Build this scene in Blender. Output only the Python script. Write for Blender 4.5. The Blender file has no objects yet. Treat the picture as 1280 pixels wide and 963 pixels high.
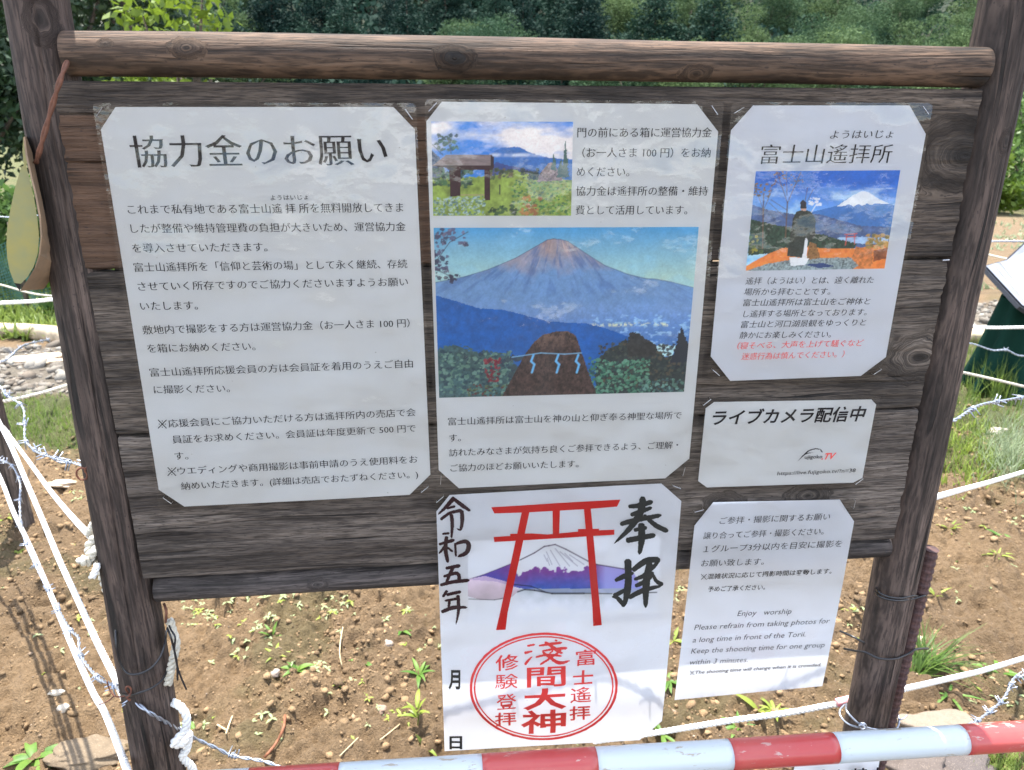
import bpy, bmesh, math, random
import numpy as np
from mathutils import Vector, Matrix
random.seed(7)
rng = np.random.default_rng(11)
SC = bpy.context.scene
COL = SC.collection
R = math.radians
G = -1.05                                   # ground level (board plane is y = 0, z = 0 at the middle poster)

# ------------------------------------------------------------------ camera
CAM = (-0.1438, -0.7757, 0.1901)
YAW, PIT, ROL, FPX = -0.1033, -0.3386, -0.0044, 926.6
def cam_matrix():
    cy, sy, cp, sp, cr, sr = math.cos(YAW), math.sin(YAW), math.cos(PIT), math.sin(PIT), math.cos(ROL), math.sin(ROL)
    Rz = np.array([[cy, -sy, 0], [sy, cy, 0], [0, 0, 1]])
    Rx = np.array([[1, 0, 0], [0, cp, -sp], [0, sp, cp]])
    Ry = np.array([[cr, 0, sr], [0, 1, 0], [-sr, 0, cr]])
    return Rz @ Rx @ Ry
MC = cam_matrix()
CP = np.array(CAM)
cd = bpy.data.cameras.new('camera'); cam = bpy.data.objects.new('camera', cd); COL.objects.link(cam)
cd.sensor_width = 36; cd.sensor_fit = 'HORIZONTAL'; cd.lens = FPX / 1280 * 36
cd.clip_start = 0.02; cd.clip_end = 2000
m3 = Matrix([[MC[i][0], MC[i][2], -MC[i][1]] for i in range(3)])   # cam x, up, -forward
cam.matrix_world = Matrix.Translation(CAM) @ m3.to_4x4()
cd.dof.use_dof = True; cd.dof.focus_distance = 0.84; cd.dof.aperture_fstop = 13
SC.camera = cam
# ------------------------------------------------------------------ world, sun, exposure
SUN_EL, SAZ = R(75), math.atan2(-0.29, 0.957)       # sun stands behind the board, a little to the left
w = bpy.data.worlds.new('World'); SC.world = w; w.use_nodes = True
wn = w.node_tree; sky = wn.nodes.new('ShaderNodeTexSky'); sky.sky_type = 'NISHITA'; sky.sun_disc = False
sky.sun_elevation = SUN_EL; sky.sun_rotation = SAZ; sky.air_density = 1.0; sky.dust_density = 1.2; sky.altitude = 900
bg = wn.nodes['Background']; bg.inputs['Strength'].default_value = 0.15
_tc = wn.nodes.new('ShaderNodeTexCoord'); _nz = wn.nodes.new('ShaderNodeTexNoise'); _mp = wn.nodes.new('ShaderNodeMapping')
_mp.inputs['Scale'].default_value = (1, 1, 2.4); _nz.inputs['Scale'].default_value = 3.2; _nz.inputs['Detail'].default_value = 7; _nz.inputs['Roughness'].default_value = .6
_cr = wn.nodes.new('ShaderNodeValToRGB'); _cr.color_ramp.elements[0].position = .47; _cr.color_ramp.elements[1].position = .62
_mx = wn.nodes.new('ShaderNodeMix'); _mx.data_type = 'RGBA'; _mx.inputs[7].default_value = (9.5, 9.3, 9.1, 1)     # sunlit cumulus over the whole sky
wn.links.new(_tc.outputs['Generated'], _mp.inputs[0]); wn.links.new(_mp.outputs[0], _nz.inputs['Vector']); wn.links.new(_nz.outputs['Fac'], _cr.inputs[0])
wn.links.new(_cr.outputs[0], _mx.inputs[0]); wn.links.new(sky.outputs['Color'], _mx.inputs[6]); wn.links.new(_mx.outputs[2], bg.inputs['Color'])
sl = bpy.data.lights.new('sun', 'SUN'); sl.energy = 4.0; sl.angle = R(0.55); sl.color = (1.0, 0.955, 0.88)
so = bpy.data.objects.new('sun', sl); COL.objects.link(so)
sd = Vector((math.sin(SAZ) * math.cos(SUN_EL), math.cos(SAZ) * math.cos(SUN_EL), math.sin(SUN_EL)))
so.rotation_euler = sd.to_track_quat('Z', 'Y').to_euler(); so.location = (-2, 4, 8)
SC.view_settings.view_transform = 'Standard'; SC.view_settings.look = 'None'
SC.view_settings.exposure = 1.95; SC.view_settings.gamma = 1.0
SC.cycles.max_bounces = 8; SC.cycles.transparent_max_bounces = 16
SC.cycles.use_denoising = True; SC.cycles.sample_clamp_indirect = 4.0

# ------------------------------------------------------------------ geometry of the view: where a sight line meets a plane of the place
def ray(px, py):
    return MC @ np.array([(px - 640) / FPX, 1.0, -(py - 481.5) / FPX])
def P(px, py, y=0.0):
    d = ray(px, py); t = (y - CP[1]) / d[1]; return Vector(CP + d * t)
def PG(px, py, z=G):
    d = ray(px, py); t = (z - CP[2]) / d[2]; return Vector(CP + d * t)
def PV(X, Y, y):                              # vectorised P
    a = (np.asarray(X, float) - 640) / FPX; b = -(np.asarray(Y, float) - 481.5) / FPX
    D = MC[:, 0][:, None] * a.ravel() + MC[:, 1][:, None] + MC[:, 2][:, None] * b.ravel()
    t = (y - CP[1]) / D[1]
    return (CP[:, None] + D * t).T

# ------------------------------------------------------------------ object helpers
def origin(o):
    v = Vector((0, 0, 0))
    while o is not None:
        v = v + o.location; o = o.parent
    return v
def mk(name, V, F, mat, parent=None, loc=None, smooth=False, label=None, cat=None, group=None, kind=None, mats=None, midx=None):
    V = np.asarray([tuple(v) for v in V] if not isinstance(V, np.ndarray) else V, dtype=float)
    if parent is not None: base = np.array(origin(parent)); lo = Vector((0, 0, 0))
    else:
        lo = Vector(loc) if loc is not None else Vector((0, 0, 0)); base = np.array(lo)
    me = bpy.data.meshes.new(name)
    me.from_pydata((V - base).tolist() if len(V) else [], [], F.tolist() if isinstance(F, np.ndarray) else F)
    for mm in (mats or [mat]): me.materials.append(mm)
    if smooth: me.polygons.foreach_set('use_smooth', [True] * len(me.polygons))
    if midx is not None: me.polygons.foreach_set('material_index', midx)
    o = bpy.data.objects.new(name, me); COL.objects.link(o); o.parent = parent; o.location = lo
    return tag(o, label, cat, group, kind)
def tag(o, label=None, cat=None, group=None, kind=None):
    if label: o['label'] = label
    if cat: o['category'] = cat
    if group: o['group'] = group
    if kind: o['kind'] = kind
    return o
def empty(name, loc, label, cat, group=None):
    o = bpy.data.objects.new(name, None); COL.objects.link(o); o.location = loc; o.empty_display_size = 0.05
    return tag(o, label, cat, group)
def copy_tree(o, parent=None):
    c = o.copy(); COL.objects.link(c); c.parent = parent
    for ch in list(o.children): copy_tree(ch, c)
    return c
class MB:                                     # collects geometry for one mesh
    def __init__(s): s.V = []; s.F = []
    def add(s, V, F):
        n = len(s.V); s.V += [tuple(v) for v in V]; s.F += [tuple(i + n for i in f) for f in F]; return s
    def build(s, name, mat, parent=None, **k): return mk(name, s.V, s.F, mat, parent, **k)
def resample(pts, step):
    pts = [Vector(p) for p in pts]
    if len(pts) < 3:
        a, b = pts[0], pts[-1]; n = max(2, int((b - a).length / step)); return [a.lerp(b, i / n) for i in range(n + 1)]
    out = []                                   # Catmull-Rom
    for i in range(len(pts) - 1):
        p0 = pts[max(i - 1, 0)]; p1 = pts[i]; p2 = pts[i + 1]; p3 = pts[min(i + 2, len(pts) - 1)]
        n = max(1, int((p2 - p1).length / step))
        for k in range(n):
            t = k / n
            out.append(0.5 * ((2 * p1) + (p2 - p0) * t + (2 * p0 - 5 * p1 + 4 * p2 - p3) * t * t + (3 * p1 - p0 - 3 * p2 + p3) * t ** 3))
    out.append(pts[-1]); return out
def frames(path):
    T = []
    for i in range(len(path)):
        a = path[max(i - 1, 0)]; b = path[min(i + 1, len(path) - 1)]; T.append((b - a).normalized())
    n = T[0].orthogonal().normalized(); N = []
    for t in T:
        n = (n - t * n.dot(t)).normalized(); N.append(n)
    return T, N
def tube(path, r, seg=8, cap=True, rf=None):
    path = [Vector(p) for p in path]; T, N = frames(path); V = []; F = []
    L = len(path)
    for i, (p, t, n) in enumerate(zip(path, T, N)):
        b = t.cross(n); rr = r(i / (L - 1)) if callable(r) else r
        for k in range(seg):
            a = 2 * math.pi * k / seg; q = rr * (rf(i, a) if rf else 1)
            V.append(p + n * math.cos(a) * q + b * math.sin(a) * q)
    for i in range(L - 1):
        for k in range(seg):
            a = i * seg + k; b_ = i * seg + (k + 1) % seg
            F.append((a, b_, b_ + seg, a + seg))
    if cap: F.append(tuple(range(seg))[::-1]); F.append(tuple((L - 1) * seg + k for k in range(seg)))
    return V, F

# ------------------------------------------------------------------ noise in numpy
def vnoise(X, Y, s, seed):
    r = np.random.default_rng(seed); T = r.random((256, 256))
    x = np.asarray(X) / s + 1000.5; y = np.asarray(Y) / s + 1000.5
    xi = np.floor(x).astype(int); yi = np.floor(y).astype(int); fx = x - xi; fy = y - yi
    fx = fx * fx * (3 - 2 * fx); fy = fy * fy * (3 - 2 * fy)
    g = lambda a, b: T[a % 256, b % 256]
    return (g(xi, yi) * (1 - fx) + g(xi + 1, yi) * fx) * (1 - fy) + (g(xi, yi + 1) * (1 - fx) + g(xi + 1, yi + 1) * fx) * fy
def fbm(X, Y, s, seed, o=4, gain=.5):
    v = 0; a = 1; tot = 0
    for i in range(o):
        v = v + a * vnoise(X, Y, s / 2 ** i, seed + i * 17); tot += a; a *= gain
    return v / tot
def lin(c):
    c = np.asarray(c, float) / 255.0
    return np.where(c <= 0.04045, c / 12.92, ((c + 0.055) / 1.055) ** 2.4)
PK = 0.62                                      # what a printed albedo of 1 shows as, in the board's shade
def ink(r, g, b): return lin((r, g, b)) / PK

# ------------------------------------------------------------------ materials
def mat_new(name):
    m = bpy.data.materials.new(name); m.use_nodes = True; nt = m.node_tree; nt.nodes.clear()
    out = nt.nodes.new('ShaderNodeOutputMaterial'); return m, nt, out
class N:
    def __init__(s, nt): s.nt = nt
    def __call__(s, t, ins=None, **kw):
        n = s.nt.nodes.new(t)
        for k, v in kw.items(): setattr(n, k, v)
        for k, v in (ins or {}).items():
            if isinstance(v, bpy.types.NodeSocket): s.nt.links.new(v, n.inputs[k])
            else: n.inputs[k].default_value = v
        return n
def math_(n, op, a, b=0.0, c=None):
    ins = {0: a, 1: b}
    if c is not None: ins[2] = c
    return n('ShaderNodeMath', ins, operation=op).outputs[0]
def ramp(n, fac, stops):
    r = n('ShaderNodeValToRGB', {0: fac}); cr = r.color_ramp
    while len(cr.elements) < len(stops): cr.elements.new(0.5)
    for e, (p, c) in zip(cr.elements, stops):
        e.position = p; e.color = (c, c, c, 1) if isinstance(c, (int, float)) else (*c, 1)
    return r.outputs['Color']
def mix(n, f, a, b, mode='MIX'):
    m = n('ShaderNodeMix', data_type='RGBA', blend_type=mode)
    for k, v in ((0, f), (6, a), (7, b)):
        if isinstance(v, bpy.types.NodeSocket): n.nt.links.new(v, m.inputs[k])
        else: m.inputs[k].default_value = v if k == 0 else ((*v, 1) if len(v) == 3 else v)
    return m.outputs[2]
def noise(n, vec, scale, detail=4, rough=.55, dist=0.0):
    return n('ShaderNodeTexNoise', {'Vector': vec, 'Scale': scale, 'Detail': detail, 'Roughness': rough, 'Distortion': dist}).outputs['Fac']
def mapping(n, vec, scale=(1, 1, 1), loc=(0, 0, 0)):
    return n('ShaderNodeMapping', {'Vector': vec, 'Scale': scale, 'Location': loc}).outputs[0]

def wood(name, axis, dark, mid, light, knots=(), covered=None, crack=.5, seed=0, rough=.75, rings=150, bumpk=1.0, dirt=.5):
    """weathered timber: grain along axis ('x' or 'z') in world space, knots at (x, z, size)"""
    m, nt, out = mat_new(name); n = N(nt)
    pos = n('ShaderNodeNewGeometry').outputs['Position']
    xyz = n('ShaderNodeSeparateXYZ', {0: pos}); X, Yc, Z = xyz.outputs
    along, across = (X, Z) if axis == 'x' else (Z, X)
    big = noise(n, mapping(n, pos, (1.2, 3, 6) if axis == 'x' else (6, 3, 1.2), (seed, seed, 0)), 1.6, 3)
    g = math_(n, 'ADD', across, math_(n, 'MULTIPLY', Yc, .55))
    g = math_(n, 'ADD', g, math_(n, 'MULTIPLY', big, .022))
    kw = None
    for (kx, kz, ks) in knots:                 # rings close round the knot, the long grain swings past it
        dx = math_(n, 'MULTIPLY', math_(n, 'SUBTRACT', X, kx), .55 if axis == 'x' else 1.0)
        dz = math_(n, 'MULTIPLY', math_(n, 'SUBTRACT', Z, kz), 1.0 if axis == 'x' else .55)
        r = math_(n, 'SQRT', math_(n, 'ADD', math_(n, 'MULTIPLY', dx, dx), math_(n, 'MULTIPLY', dz, dz)))
        r = math_(n, 'MULTIPLY', r, math_(n, 'ADD', .62, math_(n, 'MULTIPLY', noise(n, mapping(n, pos, (1, 1, 1), (kx, 0, 0)), .55 / ks, 2), .76)))
        wgt = n('ShaderNodeMapRange', {0: r, 1: ks * 1.0, 2: ks * 2.3, 3: 1.0, 4: 0.0}, interpolation_type='SMOOTHSTEP').outputs[0]
        mm = n('ShaderNodeMix', {0: wgt, 2: g, 3: math_(n, 'MULTIPLY', r, 1.3)}, data_type='FLOAT'); g = mm.outputs[0]
        core = n('ShaderNodeMapRange', {0: r, 1: ks * .22, 2: ks * .5, 3: 1.0, 4: 0.0}, interpolation_type='SMOOTHSTEP').outputs[0]
        kw = core if kw is None else math_(n, 'MAXIMUM', kw, core)
    gc = n('ShaderNodeCombineXYZ', {0: math_(n, 'MULTIPLY', along, .035), 1: math_(n, 'MULTIPLY', Yc, .2), 2: g}).outputs[0]
    s1 = noise(n, mapping(n, gc, loc=(seed * 3.1, 0, 0)), rings, 3, .6)
    s2 = noise(n, mapping(n, gc, (2, 1, 1), (0, seed, 0)), rings * 4.2, 2, .6)
    s3 = noise(n, mapping(n, gc, (1, 1, 1), (seed, 5, 0)), rings * .25, 3, .6)
    crk = ramp(n, noise(n, mapping(n, gc, (.9, 1, 1), (0, 0, seed)), rings * 1.1, 2, .4), [(0.0, 1.0), (.36, 1.0), (.385, 0.0), (1, 0.0)])
    brk = ramp(n, noise(n, mapping(n, pos, (7, 7, 7)), 1, 3), [(0, 0.0), (.5 - .12 * crack, 0.0), (.6, 1.0)])
    crk = math_(n, 'MULTIPLY', crk, brk)
    fine = noise(n, mapping(n, pos, (90, 300, 300) if axis == 'x' else (300, 300, 90)), 1, 3, .7)
    spk = ramp(n, noise(n, mapping(n, pos, (160, 420, 420) if axis == 'x' else (420, 420, 160)), 1, 2, .5), [(0, 1.0), (.28, 1.0), (.36, 0.0), (1, 0.0)])
    blot = noise(n, mapping(n, pos, (5, 9, 16) if axis == 'x' else (16, 9, 5), (seed * 2, 0, 3)), 1, 4, .6)
    lng = noise(n, mapping(n, pos, (1.6, 4, 22) if axis == 'x' else (22, 4, 1.6), (0, seed, seed)), 1.3, 3, .5)
    c = mix(n, ramp(n, math_(n, 'ADD', math_(n, 'MULTIPLY', s3, .55), math_(n, 'MULTIPLY', lng, .45)), [(.38, 0.0), (.60, 1.0)]), mid, light)
    c = mix(n, ramp(n, s1, [(.30, 1.0), (.55, 0.0)]), c, dark)
    c = mix(n, math_(n, 'MULTIPLY', ramp(n, s2, [(.38, 1.0), (.56, 0.0)]), .72), c, dark)
    c = mix(n, math_(n, 'MULTIPLY', ramp(n, blot, [(.47, 0.0), (.60, 1.0)]), dirt), c, tuple(v * .45 for v in dark))
    if covered:                                # a patch kept brown by an older notice
        x0, x1, z0, z1, colr = covered
        def box(v, a, b, e):
            return math_(n, 'MULTIPLY', n('ShaderNodeMapRange', {0: v, 1: a, 2: a + e}).outputs[0], n('ShaderNodeMapRange', {0: v, 1: b - e, 2: b, 3: 1.0, 4: 0.0}).outputs[0])
        cm = math_(n, 'MULTIPLY', box(X, x0, x1, .012), box(Z, z0, z1, .0015))
        cc = mix(n, ramp(n, s1, [(.3, 1.0), (.6, 0.0)]), colr, tuple(v * .4 for v in colr))
        cc = mix(n, math_(n, 'MULTIPLY', ramp(n, s2, [(.35, 1.0), (.6, 0.0)]), .5), cc, tuple(v * .5 for v in colr))
        c = mix(n, math_(n, 'MULTIPLY', cm, .85), c, cc)
    if kw is not None: c = mix(n, math_(n, 'MULTIPLY', kw, .8), c, tuple(v * .35 for v in dark))
    c = mix(n, math_(n, 'MULTIPLY', spk, .65), c, (.012, .010, .010))
    c = mix(n, crk, c, (.006, .005, .005))
    c = mix(n, math_(n, 'MULTIPLY', fine, .35), c, mix(n, .5, c, (.14, .125, .11)))
    h = math_(n, 'SUBTRACT', math_(n, 'ADD', math_(n, 'MULTIPLY', s1, .8), math_(n, 'ADD', math_(n, 'MULTIPLY', s2, .5), math_(n, 'MULTIPLY', fine, .35))), math_(n, 'MULTIPLY', crk, 1.6))
    bmp = n('ShaderNodeBump', {'Height': h, 'Strength': .85, 'Distance': .0016 * bumpk}).outputs[0]
    b = n('ShaderNodeBsdfPrincipled', {'Base Color': c, 'Roughness': rough, 'Normal': bmp, 'Specular IOR Level': .16})
    nt.links.new(b.outputs[0], out.inputs[0]); return m

def simple(name, col, rough=.6, var=.2, scale=40, metal=0.0, bump=0.0, bscale=60, col2=None, spec=.5, trans=0.0, coat=0.0):
    m, nt, out = mat_new(name); n = N(nt)
    pos = n('ShaderNodeTexCoord').outputs['Object']
    f = noise(n, pos, scale, 4, .6)
    c2 = col2 or tuple(v * (1 - var * 1.6) for v in col)
    c = mix(n, ramp(n, f, [(.35, 0.0), (.65, 1.0)]), col, c2)
    ins = {'Base Color': c, 'Roughness': rough, 'Metallic': metal, 'Specular IOR Level': spec}
    if bump: ins['Normal'] = n('ShaderNodeBump', {'Height': noise(n, pos, bscale, 4, .65), 'Strength': .8, 'Distance': bump}).outputs[0]
    b = n('ShaderNodeBsdfPrincipled', ins); sh = b.outputs[0]
    if trans:
        t = n('ShaderNodeBsdfTranslucent', {0: c}); sh = n('ShaderNodeMixShader', {0: trans, 1: sh, 2: t.outputs[0]}).outputs[0]
    nt.links.new(sh, out.inputs[0]); return m
def paper_mat(name, col=None, trans=.30, attr=None):
    m, nt, out = mat_new(name); n = N(nt)
    if attr: c = n('ShaderNodeAttribute', attribute_name=attr).outputs['Color']
    else:
        pos = n('ShaderNodeNewGeometry').outputs['Position']
        c = mix(n, ramp(n, noise(n, pos, 6, 4), [(.35, 0.0), (.7, 1.0)]), col, tuple(v * .955 for v in col))
        if col[0] > .5:
            sp = ramp(n, noise(n, pos, 230, 2, .5), [(0, 1.0), (.205, 1.0), (.225, 0.0), (1, 0.0)])
            c = mix(n, math_(n, 'MULTIPLY', sp, .5), c, (.25, .2, .15))
    d = n('ShaderNodeBsdfDiffuse', {0: c}); t = n('ShaderNodeBsdfTranslucent', {0: c})
    s = n('ShaderNodeMixShader', {0: trans, 1: d.outputs[0], 2: t.outputs[0]})
    nt.links.new(s.outputs[0], out.inputs[0]); return m
def film_mat():
    m, nt, out = mat_new('laminate_film'); n = N(nt)
    pos = n('ShaderNodeNewGeometry').outputs['Position']
    h = math_(n, 'ADD', noise(n, pos, 9, 2, .5), math_(n, 'ADD', math_(n, 'MULTIPLY', noise(n, pos, 110, 2, .5), .035), math_(n, 'MULTIPLY', noise(n, pos, 28, 2, .5), .10)))
    bmp = n('ShaderNodeBump', {'Height': h, 'Strength': .8, 'Distance': .022}).outputs[0]
    gl = n('ShaderNodeBsdfGlossy', {'Color': (1, 1, 1, 1), 'Roughness': .045, 'Normal': bmp})
    milk = n('ShaderNodeBsdfDiffuse', {0: (.8, .8, .78, 1)})
    tr = n('ShaderNodeBsdfTransparent', {0: (.98, .98, .98, 1)})
    a = n('ShaderNodeMixShader', {0: math_(n, 'MULTIPLY', ramp(n, noise(n, pos, 14, 4), [(.5, 0.0), (.8, .02)]), 1.0), 1: tr.outputs[0], 2: milk.outputs[0]})
    fr = n('ShaderNodeFresnel', {'IOR': 1.46, 'Normal': bmp}).outputs[0]
    s = n('ShaderNodeMixShader', {0: fr, 1: a.outputs[0], 2: gl.outputs[0]})
    nt.links.new(s.outputs[0], out.inputs[0]); return m
def vcol_mat(name, attr, rough=.9, bump=0.0, bscale=60, var=.5, nscale=30, trans=0.0, spec=.3):
    m, nt, out = mat_new(name); n = N(nt)
    pos = n('ShaderNodeNewGeometry').outputs['Position']
    c = n('ShaderNodeAttribute', attribute_name=attr).outputs['Color']
    f = noise(n, pos, nscale, 6, .65)
    c = mix(n, ramp(n, f, [(.3, var), (.7, 0.0)]), c, mix(n, 1.0, c, (.42, .40, .38), 'MULTIPLY'))
    f3 = ramp(n, noise(n, pos, nscale * 7, 2, .6), [(.60, 0.0), (.72, .6)])
    c = mix(n, f3, c, mix(n, .5, c, (.55, .45, .33)))
    ins = {'Base Color': c, 'Roughness': rough, 'Specular IOR Level': spec}
    if bump: ins['Normal'] = n('ShaderNodeBump', {'Height': noise(n, pos, bscale, 6, .7), 'Strength': 1.0, 'Distance': bump}).outputs[0]
    b = n('ShaderNodeBsdfPrincipled', ins)
    nt.links.new(b.outputs[0], out.inputs[0]); return m
def leaf_mat(name, a, b_, trans=.4, rough=.5, scale=1.5):
    m, nt, out = mat_new(name); n = N(nt)
    pos = n('ShaderNodeNewGeometry')
    f = noise(n, pos.outputs['Position'], scale, 3, .6)
    oi = n('ShaderNodeObjectInfo').outputs['Random']
    f = math_(n, 'ADD', math_(n, 'MULTIPLY', f, .8), math_(n, 'MULTIPLY', oi, .35))
    c = mix(n, ramp(n, f, [(.35, 0.0), (.75, 1.0)]), a, b_)
    d = n('ShaderNodeBsdfPrincipled', {'Base Color': c, 'Roughness': rough, 'Specular IOR Level': .12 if rough > .7 else .3})
    t = n('ShaderNodeBsdfTranslucent', {0: mix(n, .5, c, (.55, .75, .10), 'MULTIPLY') if False else c})
    s = n('ShaderNodeMixShader', {0: trans, 1: d.outputs[0], 2: t.outputs[0]})
    nt.links.new(s.outputs[0], out.inputs[0]); return m

GREYD, GREYM, GREYL = (.009, .0065, .006), (.050, .035, .028), (.160, .122, .098)
zb = lambda px, py: P(px, py, 0)
kn = lambda px, py, s: (P(px, py, 0).x, P(px, py, 0).z, s)
PLC = [((.042, .031, .024), (.150, .114, .088)), ((.050, .039, .031), (.18, .144, .116)), ((.068, .054, .045), (.215, .178, .150))]
M_pl = [wood('weathered_plank_wood_%d' % i, 'x', GREYD, PLC[i][0], PLC[i][1], knots=k, covered=cv, seed=i * 2.3 + 1, crack=.9, bumpk=1.8, dirt=d) for i, (k, cv, d) in enumerate([
    ([kn(1206, 195, .019)], (-.56, .006, .0, .197, (.115, .062, .036)), .75),
    ([kn(1150, 447, .014)], None, .55),
    ([kn(905, 628, .007), kn(1010, 620, .008)], None, .3)])]
M_rail = wood('weathered_rail_wood', 'x', (.012, .008, .006), (.078, .047, .032), (.17, .108, .070), knots=[kn(237, 61, .0045), kn(568, 74, .0055), kn(868, 93, .0045), kn(135, 55, .002)], seed=4, crack=.6, rings=110)
M_rail2 = wood('weathered_lower_rail_wood', 'x', (.010, .009, .009), (.050, .042, .040), (.12, .10, .094), knots=[kn(397, 733, .0035)], seed=9, crack=.9, rings=160)
M_post = wood('weathered_post_wood', 'z', (.012, .0085, .008), (.062, .042, .035), (.13, .094, .078), knots=[kn(1254, 177, .004), kn(1072, 806, .004), kn(50, 24, .006)], seed=6, crack=1.0, rings=120)
M_endw = wood('old_far_post_wood', 'z', (.04, .03, .025), (.14, .10, .08), (.2, .16, .13), seed=12)
M_paper = paper_mat('white_paper', (.80, .80, .79))
M_paperw = paper_mat('cool_white_paper', (.80, .81, .85))
M_print = paper_mat('printed_picture', attr='ink', trans=.2)
M_black = paper_mat('black_ink', (.018, .018, .022), trans=0)
M_ink2 = paper_mat('grey_ink', (.05, .05, .058), trans=0)
M_redink = paper_mat('red_ink', tuple(ink(205, 85, 80)), trans=.15)
M_torii = paper_mat('vermilion_ink', tuple(ink(166, 34, 32)), trans=.2)
M_stamp = paper_mat('stamp_red_ink', tuple(ink(190, 66, 66)), trans=.2)
M_maroon = paper_mat('brush_ink', (.035, .012, .018), trans=.05)
M_brush = paper_mat('charcoal_brush_ink', (.032, .037, .038), trans=.05)
M_film = film_mat()
M_staple = simple('staple_steel', (.42, .42, .43), .4, .1, metal=1.0)
M_rope = simple('white_nylon_rope', (.82, .82, .80), .55, .06, 200, bump=.0006, bscale=900)
M_rope_old = simple('aged_rope', (.62, .58, .48), .8, .25, 90, bump=.0008, bscale=700)
M_zinc = simple('galvanised_wire', (.42, .46, .54), .38, .2, 200, metal=.75)
M_rust = simple('rusty_iron', (.16, .055, .028), .8, .3, 120, bump=.0006, bscale=500, col2=(.07, .025, .016))
M_rebar = simple('rusted_rebar', (.085, .042, .036), .85, .3, 160, bump=.0005, bscale=700, col2=(.04, .022, .022))
M_blackwire = simple('black_coated_wire', (.012, .012, .014), .35, .1)
M_cord = simple('brown_cord', (.14, .055, .030), .8, .25, 120)
# ------------------------------------------------------------------ the signboard frame and planks
sign = empty('signboard', (0, .02, G), 'weathered timber signboard on two round posts covered with laminated notices', 'signboard')
def log(name, path, r, mat, seed, parent, seg=40, step=.008, amp=.03, crackset=(), **k):
    path = resample(path, step); T, Nn = frames(path)
    rs = np.random.default_rng(seed)
    ph = rs.random(6) * 6.28
    def rf(i, a):
        s = i * step
        v = 1 + amp * (math.sin(2 * a + ph[0] + s * 3) * .4 + math.sin(3 * a + ph[1] - s * 5) * .3 + math.sin(s * 11 + ph[2]) * .35 + math.sin(s * 23 + a + ph[3]) * .2)
        for (ca, cw, cd_, s0, s1, dr) in crackset:          # a real split along the log: angle, width, depth, from, to, drift
            if s0 < s < s1:
                d = (a - ca - dr * s - .02 * math.sin(s * 40) + math.pi) % (2 * math.pi) - math.pi
                v -= cd_ * math.exp(-(d / cw) ** 2) * min(1, (s - s0) * 20, (s1 - s) * 20)
        return v
    V, F = tube(path, r, seg, True, rf)
    return mk(name, V, F, mat, parent, smooth=True, **k)
# posts (axis fitted from their outlines)
postY = .024
pl0, pl1 = P(200, 963, postY), P(46, 0, postY)
dl = (pl0 - pl1) / (pl0.z - pl1.z)
A0 = pl1 + dl * (G - .12 - pl1.z); A1 = pl1 + dl * (.52 - pl1.z)
log('post', [A0, A1], lambda t: .0335 - .0075 * t, M_post, 1, sign, seg=96, amp=.022,
    crackset=[(4.05, .045, .16, .0, 1.75, .10), (4.75, .03, .09, .2, 1.2, .04), (5.25, .03, .1, .6, 1.9, .02)])
pr0, pr1 = P(1082, 905, postY), P(1262, 0, postY)
dr_ = (pr0 - pr1) / (pr0.z - pr1.z)
B0 = pr1 + dr_ * (G - .12 - pr1.z); B1 = pr1 + dr_ * (.52 - pr1.z)
log('post', [B0, B1], lambda t: .0280 + .001 * t, M_post, 2, sign, seg=96, amp=.022,
    crackset=[(4.35, .035, .12, .3, 1.75, .02), (4.9, .025, .08, .1, 1.0, .03), (3.9, .03, .08, .1, .9, 0)])
# rails
ra, rb = P(80, 66, .004), P(1232, 84, .004)
log('top_rail', [(ra.x, .011, ra.z), ((ra.x + rb.x) / 2, .011, (ra.z + rb.z) / 2 + .001), (rb.x, .011, rb.z)], .0195, M_rail, 3, sign, seg=64, step=.01, amp=.05,
    crackset=[(4.3, .03, .05, .1, .5, .3), (4.6, .03, .05, .45, .9, -.1)])
ca, cb = P(190, 747, 0), P(1117, 690, 0)
log('bottom_rail', [(ca.x, .0195, ca.z), (cb.x, .0195, cb.z)], .0165, M_rail2, 5, sign, seg=56, step=.01, amp=.025, crackset=[(4.5, .03, .06, .05, .8, .1)])
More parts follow.
